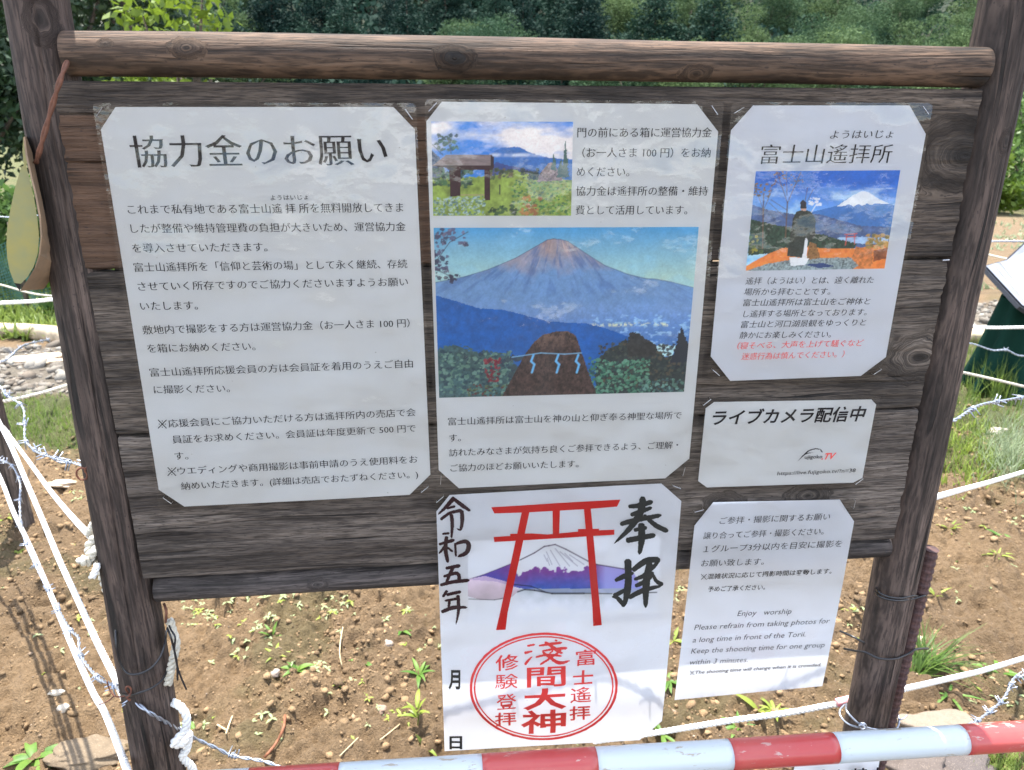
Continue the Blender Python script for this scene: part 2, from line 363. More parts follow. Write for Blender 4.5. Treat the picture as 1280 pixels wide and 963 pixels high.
# planks: fine mesh so that grain, splits and sawn ends are real relief
def plank(z0, z1, mat, seed, checks=(), notch=None):
    x0, x1 = -.492, .4285; nx, nz = 400, 90; th = .014
    xs = np.linspace(x0, x1, nx); zs = np.linspace(z0, z1, nz)
    X, Z = np.meshgrid(xs, zs)
    Yf = -.0015 * (fbm(X * .12, Z, .007, seed, 3) - .5) * 1.6 - .0009 * (fbm(X * .3, Z, .05, seed + 5, 2) - .5)
    e = np.minimum(Z - z0, z1 - Z); Yf = Yf + .0035 * np.clip(1 - e / .0028, 0, 1) ** 2
    for (cz, c0, c1, wd, dp) in checks:
        zc = cz + .0012 * (fbm(X, X * 0, .06, seed + 9, 3) - .5) * 2
        Yf += dp * np.exp(-((Z - zc) / wd) ** 2) * np.clip((X - c0) * 30, 0, 1) * np.clip((c1 - X) * 30, 0, 1)
    jag = .0016 * (vnoise(Z, Z * 0, .0045, seed + 3) - .5) * 2 + .002 * (vnoise(Z, Z * 0, .02, seed + 4) - .5) * 2
    X = X + np.where(X > x1 - .006, jag, 0)
    z_off = .0012 * (fbm(X, X * 0, .09, seed + 7, 3) - .5) * 2
    Z = Z + np.where(Z < z0 + .004, z_off, 0) * 1
    if notch:
        (n0, n1, dz) = notch
        Z = np.where((Z < z0 + .001) & (X > n0) & (X < n1), Z + dz, Z)
    front = np.stack([X.ravel(), Yf.ravel(), Z.ravel()], 1)
    F = []
    idx = np.arange(nx * nz).reshape(nz, nx)
    q = np.stack([idx[:-1, :-1], idx[:-1, 1:], idx[1:, 1:], idx[1:, :-1]], -1).reshape(-1, 4)
    rim = np.concatenate([idx[0, :], idx[1:, -1], idx[-1, :-1][::-1], idx[1:-1, 0][::-1]])
    back = front[rim].copy(); back[:, 1] = th
    nb = len(front); V = np.concatenate([front, back]); n = len(rim)
    side = [(int(rim[i]), nb + i, nb + (i + 1) % n, int(rim[(i + 1) % n])) for i in range(n)]
    F = q.tolist() + side + [tuple(nb + i for i in range(n))]
    return mk('plank', V, F, mat, sign, smooth=False)
plank(.0513, .2262, M_pl[0], 21, checks=[(P(1100, 112, 0).z - .001, .22, .30, .0007, .004), (P(110, 178, 0).z, -.50, -.40, .0006, .003), (P(112, 204, 0).z, -.50, -.36, .0009, .004), (.197, -.5, -.43, .0007, .003)], notch=(.166, .180, .004))
plank(-.1290, .0480, M_pl[1], 22, checks=[(P(140, 427, 0).z, -.5, -.38, .0008, .004), (P(1150, 470, 0).z, .33, .44, .0006, .003), (-.095, -.5, .44, .0005, .0015)], notch=None)
plank(-.3108, -.1318, M_pl[2], 23, checks=[(P(1120, 577, 0).z, .28, .44, .0006, .003), (P(200, 640, 0).z, -.46, -.1, .0006, .002), (P(1110, 609, 0).z, .28, .44, .0006, .0015)])
for (x_, z_) in ((P(1181, 326, 0).x, P(1181, 326, 0).z + .0005),):
    V, F = tube([(x_ - .004, -.0012, z_), (x_ + .004, -.0012, z_ + .0004)], .0011, 8); mk('nail', V, F, M_staple, sign)
# battens added behind the joints (they close the view through all but a short slit)
for (x0, x1, z) in ((-.47, .160, .050), (.186, .425, .050), (-.47, .425, -.130), (-.502, .425, -.302)):  # the lowest is unseen, added to block sun so the bottom rail gap stays dark
    b = MB()
    b.add([(x0, .0145, z - .012), (x1, .0145, z - .012), (x1, .034, z - .012), (x0, .034, z - .012), (x0, .0145, z + .012), (x1, .0145, z + .012), (x1, .034, z + .012), (x0, .034, z + .012)],
          [(0, 3, 2, 1), (4, 5, 6, 7), (0, 1, 5, 4), (1, 2, 6, 5), (2, 3, 7, 6), (3, 0, 4, 7)])
    b.build('added_batten', M_endw, sign)

# ------------------------------------------------------------------ notices
LAY = {'paper': .0042, 'print': .0044, 'text': .0046, 'film': .0052}
def wavef(seed, amp, hang=None):
    r = random.Random(seed); k = [(r.uniform(8, 22), r.uniform(5, 18), r.uniform(0, 6.28), r.uniform(.3, 1)) for _ in range(4)]
    def f(x, z):
        s = sum(a * np.sin(kx * x + kz * z + p) for kx, kz, p, a in k) * amp / 2.0 + amp
        if hang is not None:                    # the part that hangs free below the board swings back a little
            d = np.clip(hang - z, 0, None); s = s - d * d * .12
        return s
    return f
def cut_grid(poly, layer, wave, step):
    """polygon (board x, z) -> finely cut mesh laid on the wavy sheet"""
    bm = bmesh.new(); vs = [bm.verts.new((p[0], 0, p[1])) for p in poly[::-1]]; bm.faces.new(vs)
    xs = [p[0] for p in poly]; zs = [p[1] for p in poly]
    for c in np.arange(min(xs) + step, max(xs) - step * .3, step):
        bmesh.ops.bisect_plane(bm, geom=bm.verts[:] + bm.edges[:] + bm.faces[:], plane_co=(c, 0, 0), plane_no=(1, 0, 0))
    for c in np.arange(min(zs) + step, max(zs) - step * .3, step):
        bmesh.ops.bisect_plane(bm, geom=bm.verts[:] + bm.edges[:] + bm.faces[:], plane_co=(0, 0, c), plane_no=(0, 0, 1))
    bm.verts.index_update()
    V = np.array([v.co[:] for v in bm.verts]); F = [[v.index for v in f.verts] for f in bm.faces]; bm.free()
    V[:, 1] = -LAY[layer] - wave(V[:, 0], V[:, 2])
    return V, F
def px2(pts, y=-.006):
    return [(P(a, b, y).x, P(a, b, y).z) for a, b in pts]
def round_poly(poly, r):
    out = []
    n = len(poly)
    for i in range(n):
        p = Vector(poly[i]); a = (Vector(poly[i - 1]) - p).normalized(); b = (Vector(poly[(i + 1) % n]) - p).normalized()
        for t in (0, .35, .65, 1):
            q1 = p + a * r; q2 = p + b * r; out.append(tuple(q1.lerp(p, t).lerp(p.lerp(q2, t), t)))
    return out
_fcache = {}
def text_mesh(body, bold=0.0, thin=0.0, shear=0.0):
    """outline lettering -> flat triangles; thin = how far horizontal strokes are narrowed (em)"""
    cu = bpy.data.curves.new('tmp', 'FONT'); cu.body = body; cu.size = 1; cu.resolution_u = 2; cu.offset = bold; cu.shear = shear
    o = bpy.data.objects.new('tmp', cu); COL.objects.link(o)
    dg = bpy.context.evaluated_depsgraph_get()
    if thin:
        c2 = o.to_curve(dg).copy()
        for sp in c2.splines:
            pts = sp.bezier_points; n = len(pts)
            co = [p.co.copy() for p in pts]
            area = sum(co[i].x * co[(i + 1) % n].y - co[(i + 1) % n].x * co[i].y for i in range(n))
            off = []
            for i in range(n):
                t1 = (co[i] - co[i - 1]); t2 = (co[(i + 1) % n] - co[i])
                t1 = t1.normalized() if t1.length > 1e-6 else t1; t2 = t2.normalized() if t2.length > 1e-6 else t2
                t = t1 + t2; t = t.normalized() if t.length > 1e-6 else t1
                off.append(Vector((0, 1, 0)) * (t.x) * thin)     # outlines run one way, holes the other: one sign serves both
            for p, d in zip(pts, off):
                p.handle_left_type = 'FREE'; p.handle_right_type = 'FREE'
                for a in ('co', 'handle_left', 'handle_right'): setattr(p, a, getattr(p, a) + d * THSGN)
        o2 = bpy.data.objects.new('tmp2', c2); COL.objects.link(o2); dg = bpy.context.evaluated_depsgraph_get()
        me = bpy.data.meshes.new_from_object(o2.evaluated_get(dg)); bpy.data.objects.remove(o2)
    else:
        me = bpy.data.meshes.new_from_object(o.evaluated_get(dg))
    V = np.array([v.co[:] for v in me.vertices]); F = [list(p.vertices) for p in me.polygons]
    bpy.data.objects.remove(o); bpy.data.meshes.remove(me); bpy.data.curves.remove(cu)
    return V, F
THSGN = 1.0
def kome(mb, wave, x, y, r):
    def quad(p):
        Q = PV([a for a, _ in p], [b_ for _, b_ in p], -.006); Q[:, 1] = -LAY['text'] - wave(Q[:, 0], Q[:, 2]); mb.add(Q, [tuple(range(len(p)))])
    w_ = r * .07
    for sx in (1, -1): quad([(x - r * sx - w_ * sx, y - r + w_), (x - r * sx + w_ * sx, y - r - w_), (x + r * sx + w_ * sx, y + r - w_), (x + r * sx - w_ * sx, y + r + w_)][::sx])
    for dx, dy in ((0, -.72), (0, .72), (-.72, 0), (.72, 0)): quad([(x + dx * r + r * .13 * math.cos(a), y + dy * r + r * .13 * math.sin(a)) for a in (0, 1.05, 2.1, 3.14, 4.2, 5.2)])
def line(mb, wave, body, xl, yl, xr, yr, em, cy=.38, **k):
    if body[0] == '※' and len(body) > 1:
        f = em * 1.02 / (xr - xl); kome(mb, wave, xl + em * .45, yl, em * .42)
        return line(mb, wave, body[1:], xl + em * 1.02, yl + (yr - yl) * f, xr, yr, em, cy, **k)
    V, F = text_mesh(body, **k)
    if not len(V): return
    a, b = P(xl, yl, -.006), P(xr, yr, -.006)
    s = (P(xl + em, yl, -.006) - a).length; W = (b - a).length
    x = (V[:, 0] - V[:, 0].min()); x = x / x.max() * W; y = (V[:, 1] - cy) * s
    d = (b - a).normalized()
    X = a.x + x * d.x - y * d.z; Z = a.z + x * d.z + y * d.x
    Y = -LAY['text'] - wave(X, Z)
    mb.add(np.stack([X, Y, Z], 1), F)
def glyph(mb, wave, ch, x0, y0, x1, y1, seed=0, skew=0, jit=.0, **k):
    V, F = text_mesh(ch, **k)
    u = (V[:, 0] - V[:, 0].min()) / np.ptp(V[:, 0]); v = (V[:, 1] - V[:, 1].min()) / np.ptp(V[:, 1])
    r = np.random.default_rng(seed)
    u = u + jit * (fbm(u, v, .2, seed, 2) - .5); v = v + jit * (fbm(v, u, .2, seed + 1, 2) - .5)
    PX = x0 + u * (x1 - x0); PY = y1 - v * (y1 - y0) - skew * u * (y1 - y0)
    Q = PV(PX, PY, -.006); Q[:, 1] = -LAY['text'] - wave(Q[:, 0], Q[:, 2]); mb.add(Q, F)
def brush(mb, wave, pts, ws, fx, fy, k=1.0, wk=1.3):
    """a brush stroke: centre line and widths -> flat ragged ribbon"""
    pp = [Vector((fx(x), fy(y), 0)) for x, y in pts]; path = resample(pp, .8) if len(pp) > 2 else resample(pp, .8)
    T, _ = frames(path); n = len(path); r = random.Random(int(pts[0][0] * 7 + pts[0][1])); L = []; Rr = []
    for i, (p, t) in enumerate(zip(path, T)):
        u = i / (n - 1); j = u * (len(ws) - 1); a = int(min(j, len(ws) - 2)) if len(ws) > 1 else 0
        wd = ws[0] if len(ws) == 1 else ws[a] + (ws[a + 1] - ws[a]) * (j - a)
        wd = wd * k * .5 * wk * min(1, .45 + u * 8, .35 + (1 - u) * 6)
        nn = Vector((-t.y, t.x, 0)); L.append(p + nn * (wd + r.uniform(-.25, .25))); Rr.append(p - nn * (wd + r.uniform(-.25, .25)))
    pts2 = L + Rr; Q = PV([p.x for p in pts2], [p.y for p in pts2], -.006); brush.z = getattr(brush, 'z', 0) + 1
    Q[:, 1] = -LAY['text'] - wave(Q[:, 0], Q[:, 2]) - (brush.z % 40) * .000004
    mb.add(Q, [(i, i + 1, n + i + 1, n + i) for i in range(n - 1)])
def flat(mb, wave, pts, dz=0.0):
    bm_poly = px2(pts); V, F = cut_grid(bm_poly, 'text', wave, .02); V[:, 1] -= dz; mb.add(V, F)
class Canvas:
    def __init__(s, c, nx, ny):
        (tl, tr, br, bl) = c; u, v = np.meshgrid(np.linspace(0, 1, nx), np.linspace(0, 1, ny))
        b = lambda k: (tl[k] * (1 - u) + tr[k] * u) * (1 - v) + (bl[k] * (1 - u) + br[k] * u) * v
        s.X, s.Y, s.nx, s.ny = b(0), b(1), nx, ny; s.C = np.ones((ny, nx, 3)); s.u, s.v = u, v
    def noise(s, sc, seed, o=4, ax=1.0): return fbm(s.X * ax, s.Y, sc, seed, o)
    def mask(s, pts, rag=0.0, seed=0, rs=3.0):
        X = s.X + rag * (s.noise(rs, seed, 3) - .5) * 2; Y = s.Y + rag * (s.noise(rs, seed + 50, 3) - .5) * 2
        m = np.zeros(X.shape, bool); n = len(pts)
        for i in range(n):
            (x1, y1), (x2, y2) = pts[i], pts[(i + 1) % n]
            if y1 == y2: continue
            c = ((y1 > Y) != (y2 > Y)) & (X < (x2 - x1) * (Y - y1) / (y2 - y1) + x1); m ^= c
        return m.astype(float)
    def put(s, m, col, var=0.0, sc=4, seed=1, ax=1.0):
        col = np.asarray(col, float)
        if col.ndim == 1: col = np.broadcast_to(ink(*col), s.C.shape)
        if var: col = col * (1 + var * (s.noise(sc, seed, 4, ax) - .5) * 4)[..., None]
        s.C = s.C * (1 - m[..., None]) + np.clip(col, 0, 1) * m[..., None]
    def poly(s, pts, col, rag=0.0, **k): s.put(s.mask(pts, rag, k.get('seed', 1), k.pop('rs', 3.0)), col, **k)
    def grad(s, c0, c1, t):
        t = np.clip(t, 0, 1)[..., None]; return ink(*c0) * (1 - t) + ink(*c1) * t
    def seg(s, a, b, w, col, al=1.0):
        (x1, y1), (x2, y2) = a, b; L2 = (x2 - x1) ** 2 + (y2 - y1) ** 2
        t = np.clip(((s.X - x1) * (x2 - x1) + (s.Y - y1) * (y2 - y1)) / L2, 0, 1)
        d = np.hypot(s.X - x1 - t * (x2 - x1), s.Y - y1 - t * (y2 - y1)); s.put(np.clip(w / 2 + .5 - d, 0, 1) * al, col)
    def clumps(s, x0, y0, x1, y1, n, r, cols, seed, shape=None):
        q = random.Random(seed)
        for i in range(n):
            cx, cy = q.uniform(x0, x1), q.uniform(y0, y1)
            if shape and not shape(cx, cy): continue
            rr = r * q.uniform(.5, 1.3); d = np.hypot(s.X - cx, (s.Y - cy) * 1.25) / rr + (s.noise(2.0, seed, 2) - .5) * 1.1
            s.put(np.clip((1 - d) * 4, 0, 1) * .9, q.choice(cols))
    def build(s, parent, wave, name='photo_print', grain=.11):
        s.C = np.clip(s.C * (1 + grain * (s.noise(1.6, 301, 2) - .5) * 2 + grain * .8 * (s.noise(7, 302, 3) - .5) * 2)[..., None], 0, 1)
        if grain > .05: s.C = s.C * .93 + .035
        Q = PV(s.X, s.Y, -.006); Q[:, 1] = -LAY['print'] - wave(Q[:, 0], Q[:, 2])
        idx = np.arange(s.nx * s.ny).reshape(s.ny, s.nx)
        F = np.stack([idx[1:, :-1], idx[1:, 1:], idx[:-1, 1:], idx[:-1, :-1]], -1).reshape(-1, 4)
        o = mk(name, Q, F, M_print, parent)
        at = o.data.color_attributes.new('ink', 'FLOAT_COLOR', 'POINT')
        rgba = np.ones((s.nx * s.ny, 4), np.float32); rgba[:, :3] = s.C.reshape(-1, 3); at.data.foreach_set('color', rgba.ravel())
        return o
def notice(name, paper_px, film_px, label, cat, seed, amp=.0009, hang=None, pm=None, staples=(), rnd=.006):
    f2 = px2(film_px); cx = sum(p[0] for p in f2) / len(f2); cz = min(p[1] for p in f2)
    t = empty(name, (cx, -.004, cz), label, cat)
    wv = wavef(seed, amp, hang)
    V, F = cut_grid(px2(paper_px), 'paper', wv, .012); mk('paper', V, F, pm or M_paper, t, smooth=True)
    V, F = cut_grid(round_poly(f2, rnd), 'film', wv, .012); mk('laminate_film', V, F, M_film, t, smooth=True)
    for (x, y, ang) in staples:
        p = P(x, y, -.006); d = Vector((math.cos(ang), 0, math.sin(ang))) * .0055; yy = -LAY['film'] - float(wv(p.x, p.z)) - .0004
        a = Vector((p.x, yy, p.z)); V, F = tube([a - d + Vector((0, .005, 0)), a - d, a + d, a + d + Vector((0, .005, 0))], .0004, 5); mk('staple', V, F, M_staple, t)
    return t, wv
TH = .016
S60 = R(50)
# ---- left notice
nl, wl = notice('laminated_notice', [(144, 134), (491.7, 134), (518.4, 162), (538, 594), (512, 619), (230, 634), (198, 613), (125.6, 162)],
    [(115, 128.5), (520, 129), (543, 618), (199, 638.5)], 'large white laminated notice with the biggest brush title, leftmost on the board', 'notice', 3,
    staples=[(124, 141, R(50)), (511, 143, R(-55)), (209, 626, R(-45)), (531, 612, R(40))], amp=.0011)
b = MB(); line(b, wl, '協力金のお願い', 163, 190, 484, 187, 44, thin=.026, bold=.010); b.build('title_lettering', M_black, nl)
b = MB()
line(b, wl, 'ようはいじょ', 338, 247.5, 385, 246.5, 7.4); b.build('reading_gloss', M_black, nl); b = MB()
for args in [('これまで私有地である富士山', 159, 262, 338, 261, 13.6), ('遙 拝 所', 340, 261, 386, 260.5, 13.6), ('を無料開放してきま', 388, 260.3, 504, 259.5, 13.4),
    ('したが整備や維持管理費の負担が大きいため、運営協力金', 163, 286, 507, 283.5, 13.4), ('を導入させていただきます。', 165, 310.5, 334, 309, 13.4),
    ('富士山遙拝所を「信仰と芸術の場」として永く継続、存続', 167, 334.5, 509, 330, 13.3), ('させていく所存ですのでご協力くださいますようお願い', 172, 358.5, 510, 352.5, 13.3),
    ('いたします。', 175, 383, 247, 382, 13.2), ('敷地内で撮影をする方は運営協力金（お一人さま 100 円）', 178, 413, 512, 404, 13.2), ('を箱にお納めください。', 184, 436, 319, 433, 13.2),
    ('富士山遙拝所応援会員の方は会員証を着用のうえご自由', 187, 466, 516, 454.8, 13), ('に撮影ください。', 192, 487.5, 287, 485.5, 12.8),
    ('※応援会員にご協力いただける方は遙拝所内の売店で会', 197, 530.5, 519.5, 515.6, 12.7), ('員証をお求めください。会員証は年度更新で 500 円で', 215, 550, 519.5, 535.6, 12.5), ('す。', 218, 570.5, 235, 570, 12.5),
    ('※ウエディングや商用撮影は事前申請のうえ使用料をお', 209, 590, 522, 574.4, 12.5), ('納めいただきます。(詳細は売店でおたずねください。)', 226, 608.3, 522.5, 593.2, 12.3)]:
    line(b, wl, *args, thin=.017, bold=.003)
b.build('printed_text', M_black, nl)
# ---- middle notice
nm, wm = notice('laminated_notice', [(552.3, 127.4), (871.6, 130.5), (898, 165), (862, 574), (832, 598.7), (573.6, 610.7), (548.4, 588), (533, 152)],
    [(531, 124), (905, 127), (866, 603), (544, 615.5)], 'white laminated notice with two landscape photographs, second from the left in the top row', 'notice', 8,
    staples=[(541, 134, R(45)), (893, 138, R(-50)), (551, 600, R(85)), (855, 590, R(80))], amp=.0013)
b = MB()
for args in [('門の前にある箱に運営協力金', 722, 165.8, 890, 165.8, 12.9), ('（お一人さま 100 円）をお納', 728, 191, 888.4, 191, 12.8), ('めください。', 721, 215, 787, 215, 12.8),
    ('協力金は遙拝所の整備・維持', 720, 239, 885.3, 239, 12.7), ('費として活用しています。', 719.5, 262.7, 859.6, 262.7, 12.6),
]:
    line(b, wm, *args, thin=.017, bold=.003)
b.build('printed_text', M_black, nm); b = MB()
for args in [('富士山遙拝所は富士山を神の山と仰ぎ奉る神聖な場所で', 560, 527.6, 852, 519.2, 11.6), ('す。', 561.5, 548.2, 576, 547.5, 11.6),
    ('訪れたみなさまが気持ち良くご参拝できるよう、ご理解・', 561.5, 566.4, 848, 556.6, 11.5), ('ご協力のほどお願いいたします。', 563, 585.5, 723.4, 580.2, 11.4)]:
    line(b, wm, *args, thin=.017, bold=.003)
b.build('printed_text', M_black, nm)
# photograph of the mountain and the sacred rock
c = Canvas([(542, 285), (873.7, 284), (855, 490), (549, 498)], 400, 260)
c.put(np.ones(c.X.shape), c.grad((66, 138, 176), (176, 194, 172), (c.Y - 284) / 90 + (c.noise(40, 3) - .5) * .08))
c.put(np.clip((c.noise(26, 5, 4, .5) - .6) * 3, 0, .25), (130, 178, 200))
ridge = [(544, 353.5), (581, 346), (610.5, 337), (644.6, 322.6), (666.6, 310), (683.7, 300), (692, 298.6), (700.7, 299.4), (709.8, 301.8), (731.7, 316.5), (756, 332), (785, 343), (805, 348), (819.5, 349), (839, 352.6), (870, 360.5)]
body = c.grad((150, 130, 126), (104, 136, 170), (c.Y - 300) / 48 + (c.noise(16, 9) - .5) * .9)
mm = c.mask(ridge + [(880, 500), (540, 500)], .4, 2)
c.put(mm, body, var=.05, sc=5, seed=4)
st = np.clip((fbm((c.X - 695) / (np.abs(c.Y - 285) + 12) * 60, c.Y * .25, 4, 31, 3) - .5) * 4, 0, 1) * mm * np.clip((400 - c.Y) / 60, 0, 1)
c.put(st * .55, (62, 92, 140)); st2 = np.clip((fbm((c.X - 695) / (np.abs(c.Y - 285) + 12) * 60, c.Y * .2, 5, 77, 3) - .58) * 5, 0, 1) * mm * np.clip((350 - c.Y) / 50, 0, 1); c.put(st2 * .5, (200, 176, 172))
for i in range(len(ridge) - 1): c.seg(ridge[i], ridge[i + 1], .7, (60, 70, 90), .8)
hz = np.clip((c.Y - 372) / 22, 0, 1) * mm; c.put(hz * .8, c.grad((112, 142, 180), (60, 108, 165), (c.Y - 385) / 40), var=.12, sc=3)
c.put(np.clip(1 - np.abs(c.Y - 406 + (c.noise(30, 2) - .5) * 4) / 3.2, 0, 1) * ((c.X > 735) & (c.X < 835)) * np.clip((c.noise(2.5, 12, 2) - .42) * 5, 0, 1), (225, 205, 165))
c.put(np.clip((c.noise(3, 40, 3, .5) - .58) * 6, 0, 1) * (c.Y > 392) * (c.Y < 440) * (c.X > 740) * .7, (150, 185, 215))
c.poly([(543, 369), (566.6, 376), (600.7, 386), (632, 388), (657, 394.5), (688.5, 402), (720, 404), (731, 404), (756, 410), (790, 423), (820, 440), (830, 498), (545, 498)], (22, 88, 152), rag=.7, var=.14, sc=6, seed=3)
c.poly([(818, 434), (826, 430), (845, 433), (840, 445), (822, 446)], (176, 204, 226), rag=1)
c.poly([(545, 438), (570, 432), (600, 440), (640, 445), (655, 498), (545, 500)], (58, 86, 88), rag=5, var=.35, sc=3, seed=6)
c.clumps(547, 440, 640, 492, 420, 2.6, [(84, 118, 104), (54, 84, 84), (38, 60, 72), (100, 132, 120)], 4)
c.clumps(606, 448, 625, 478, 60, 2.4, [(118, 34, 50), (96, 32, 46), (128, 50, 60)], 6)
c.clumps(628, 446, 652, 472, 16, 5, [(40, 56, 70), (52, 70, 74)], 7)
c.clumps(585, 480, 640, 496, 60, 1.8, [(88, 48, 46), (84, 100, 72), (60, 60, 50)], 9)
c.poly([(744, 452), (760, 436), (785, 424), (800, 418), (812, 430), (830, 446), (862, 444), (858, 496), (744, 496)], (38, 50, 50), rag=4, var=.3, sc=3, seed=8)
c.clumps(748, 430, 860, 488, 380, 2.5, [(40, 50, 52), (56, 66, 60), (28, 36, 44), (74, 68, 56)], 10)
c.poly([(852, 408), (856, 420), (862, 436), (864, 452), (838, 454), (843, 436), (848, 420)], (30, 38, 48), rag=2.5, seed=5)
c.poly([(786, 418), (794, 414), (806, 424), (822, 432), (818, 446), (784, 446)], (44, 46, 46), rag=3, seed=15, var=.3)
def greenb(x, y): return y > 452 - abs(x - 775) * .1
c.clumps(736, 446, 812, 492, 460, 2.3, [(54, 104, 84), (74, 126, 100), (34, 68, 64), (92, 138, 116)], 12, greenb)
c.clumps(800, 474, 856, 490, 120, 2, [(76, 110, 98), (100, 140, 130), (54, 80, 84)], 13)
rock = [(627, 498), (640, 474), (652, 450.6), (660, 438), (668, 428), (678, 419), (696, 414.5), (710.5, 414.5), (720, 420), (727, 441), (736.6, 468), (746, 494), (744, 500)]
c.poly(rock, (66, 50, 46), rag=.8, var=.45, sc=3.5, seed=16)
rm = c.mask(rock); c.put(rm * np.clip((440 - c.Y) / 25, 0, 1) * np.clip((c.noise(5, 33, 3) - .35) * 3, 0, 1) * .8, (128, 98, 84)); c.put(rm * np.clip((c.noise(2.2, 35, 2, 2.0) - .6) * 5, 0, 1) * .7, (24, 18, 20))
for a, b_ in (((640, 447), (676, 441.6)), ((676, 441.6), (706, 443)), ((706, 443), (727, 441.4))): c.seg(a, b_, 1.1, (120, 165, 195))
for sx in (666, 697, 722):
    for k, (ax, ay, bx, by) in enumerate([(1, 0, -2, 8), (-2, 8, 2, 12), (2, 12, -1, 22)]): c.seg((sx + ax, 444 + ay), (sx + bx, 444 + by), 2.6, (104, 168, 208))
c.clumps(543, 287, 586, 312, 34, 3.4, [(84, 84, 108), (60, 62, 84), (104, 100, 120)], 20, lambda x, y: x < 556 or 286 < y < 306)
c.clumps(543, 312, 560, 348, 34, 3, [(50, 50, 74), (84, 84, 108)], 21); c.clumps(560, 344, 575, 354, 12, 2.6, [(50, 50, 72)], 22)
for a, b_ in (((543, 330), (562, 303)), ((562, 303), (585, 290)), ((543, 336), (570, 349))): c.seg(a, b_, .9, (60, 56, 70))
c.build(nm, wm)
# photograph of the roofed gate in a meadow
z1 = lambda x, y: (520 + x / 5.352, 110 + y / 5.352)
c = Canvas([(539, 152), (716.6, 152.6), (713.8, 269.8), (541.5, 269.8)], 220, 150)
cl = c.noise(22, 61, 5, .35)
c.put(np.ones(c.X.shape), c.grad((48, 118, 184), (206, 198, 194), (cl - .42) * 4 + .25))
c.poly([z1(500, 440), z1(570, 400), z1(680, 395), z1(780, 440), z1(900, 470), z1(1060, 480), z1(1060, 620), z1(480, 620)], (54, 104, 160), rag=1, var=.1, seed=2)
c.put(np.clip(1 - np.abs(c.Y - 194) / 3.5, 0, 1) * (c.X > 612) * (c.X < 690) * np.clip((c.noise(12, 8) - .3) * 3, 0, 1), (198, 200, 206))
c.poly([z1(100, 410), z1(160, 470), z1(200, 600), z1(100, 620)], (40, 66, 96), rag=1)
c.poly([z1(480, 560), z1(540, 495), z1(620, 520), z1(800, 560), z1(800, 620), z1(480, 620)], (56, 72, 122), rag=1, var=.15)
c.poly([z1(90, 600), z1(300, 600), z1(520, 590), z1(640, 545), z1(830, 600), z1(1060, 620), z1(1060, 870), z1(90, 870)], (126, 142, 66), rag=1.5, var=.3, sc=6, seed=12)
c.clumps(541, 210, 590, 232, 50, 4, [(46, 78, 62), (70, 104, 70), (34, 56, 54)], 31); c.clumps(610, 212, 640, 222, 26, 3.4, [(66, 82, 52), (98, 88, 66), (46, 60, 50)], 32)
c.clumps(652, 212, 672, 224, 20, 3.4, [(30, 50, 52), (44, 66, 56)], 33); c.clumps(640, 225, 713, 268, 380, 1.8, [(84, 122, 62), (110, 146, 76), (62, 96, 64), (140, 150, 90)], 34)
c.clumps(652, 246, 676, 268, 26, 3, [(166, 118, 70), (142, 92, 56)], 35); c.clumps(608, 258, 644, 269, 26, 3, [(36, 56, 40), (58, 86, 50)], 36)
c.clumps(541, 246, 606, 269, 260, 1.6, [(120, 140, 132), (150, 168, 170), (84, 108, 104), (160, 172, 150)], 37)
c.poly([z1(808, 628), z1(830, 575), z1(880, 510), z1(905, 495), z1(960, 560), z1(985, 622)], (128, 112, 112), rag=.8, var=.5, sc=2.5, seed=9)
for (x, y, h, w_) in ((922, 430, 120, 38), (1000, 350, 250, 52), (970, 470, 130, 60)): c.poly([z1(x, y), z1(x + w_ / 2, y + h), z1(x - w_ / 2, y + h)], (62, 92, 86), rag=1.5, seed=x)
c.clumps(545, 168, 572, 188, 44, 2.8, [(40, 74, 58), (58, 96, 68), (30, 52, 50)], 38); c.seg(z1(235, 440), z1(210, 330), .9, (60, 60, 56)); c.seg(z1(180, 450), z1(110, 380), .9, (60, 70, 56))
c.poly([z1(108, 522), z1(205, 446), z1(505, 446), z1(523, 470), z1(515, 526)], (124, 110, 108), var=.15, sc=2, seed=3, ax=.2)
c.poly([z1(108, 520), z1(515, 520), z1(512, 550), z1(215, 550), z1(200, 535)], (52, 30, 34)); c.poly([z1(500, 446), z1(523, 466), z1(518, 548), z1(500, 530)], (44, 28, 34))
c.poly([z1(222, 535), z1(298, 535), z1(298, 722), z1(230, 728)], (50, 22, 30), var=.2); c.poly([z1(455, 535), z1(493, 535), z1(495, 752), z1(460, 750)], (50, 22, 30), var=.2)
c.seg(z1(560, 650), z1(560, 710), 1.6, (40, 44, 40)); c.seg(z1(300, 716), z1(455, 716), 1.2, (150, 130, 100))
c.build(nm, wm)
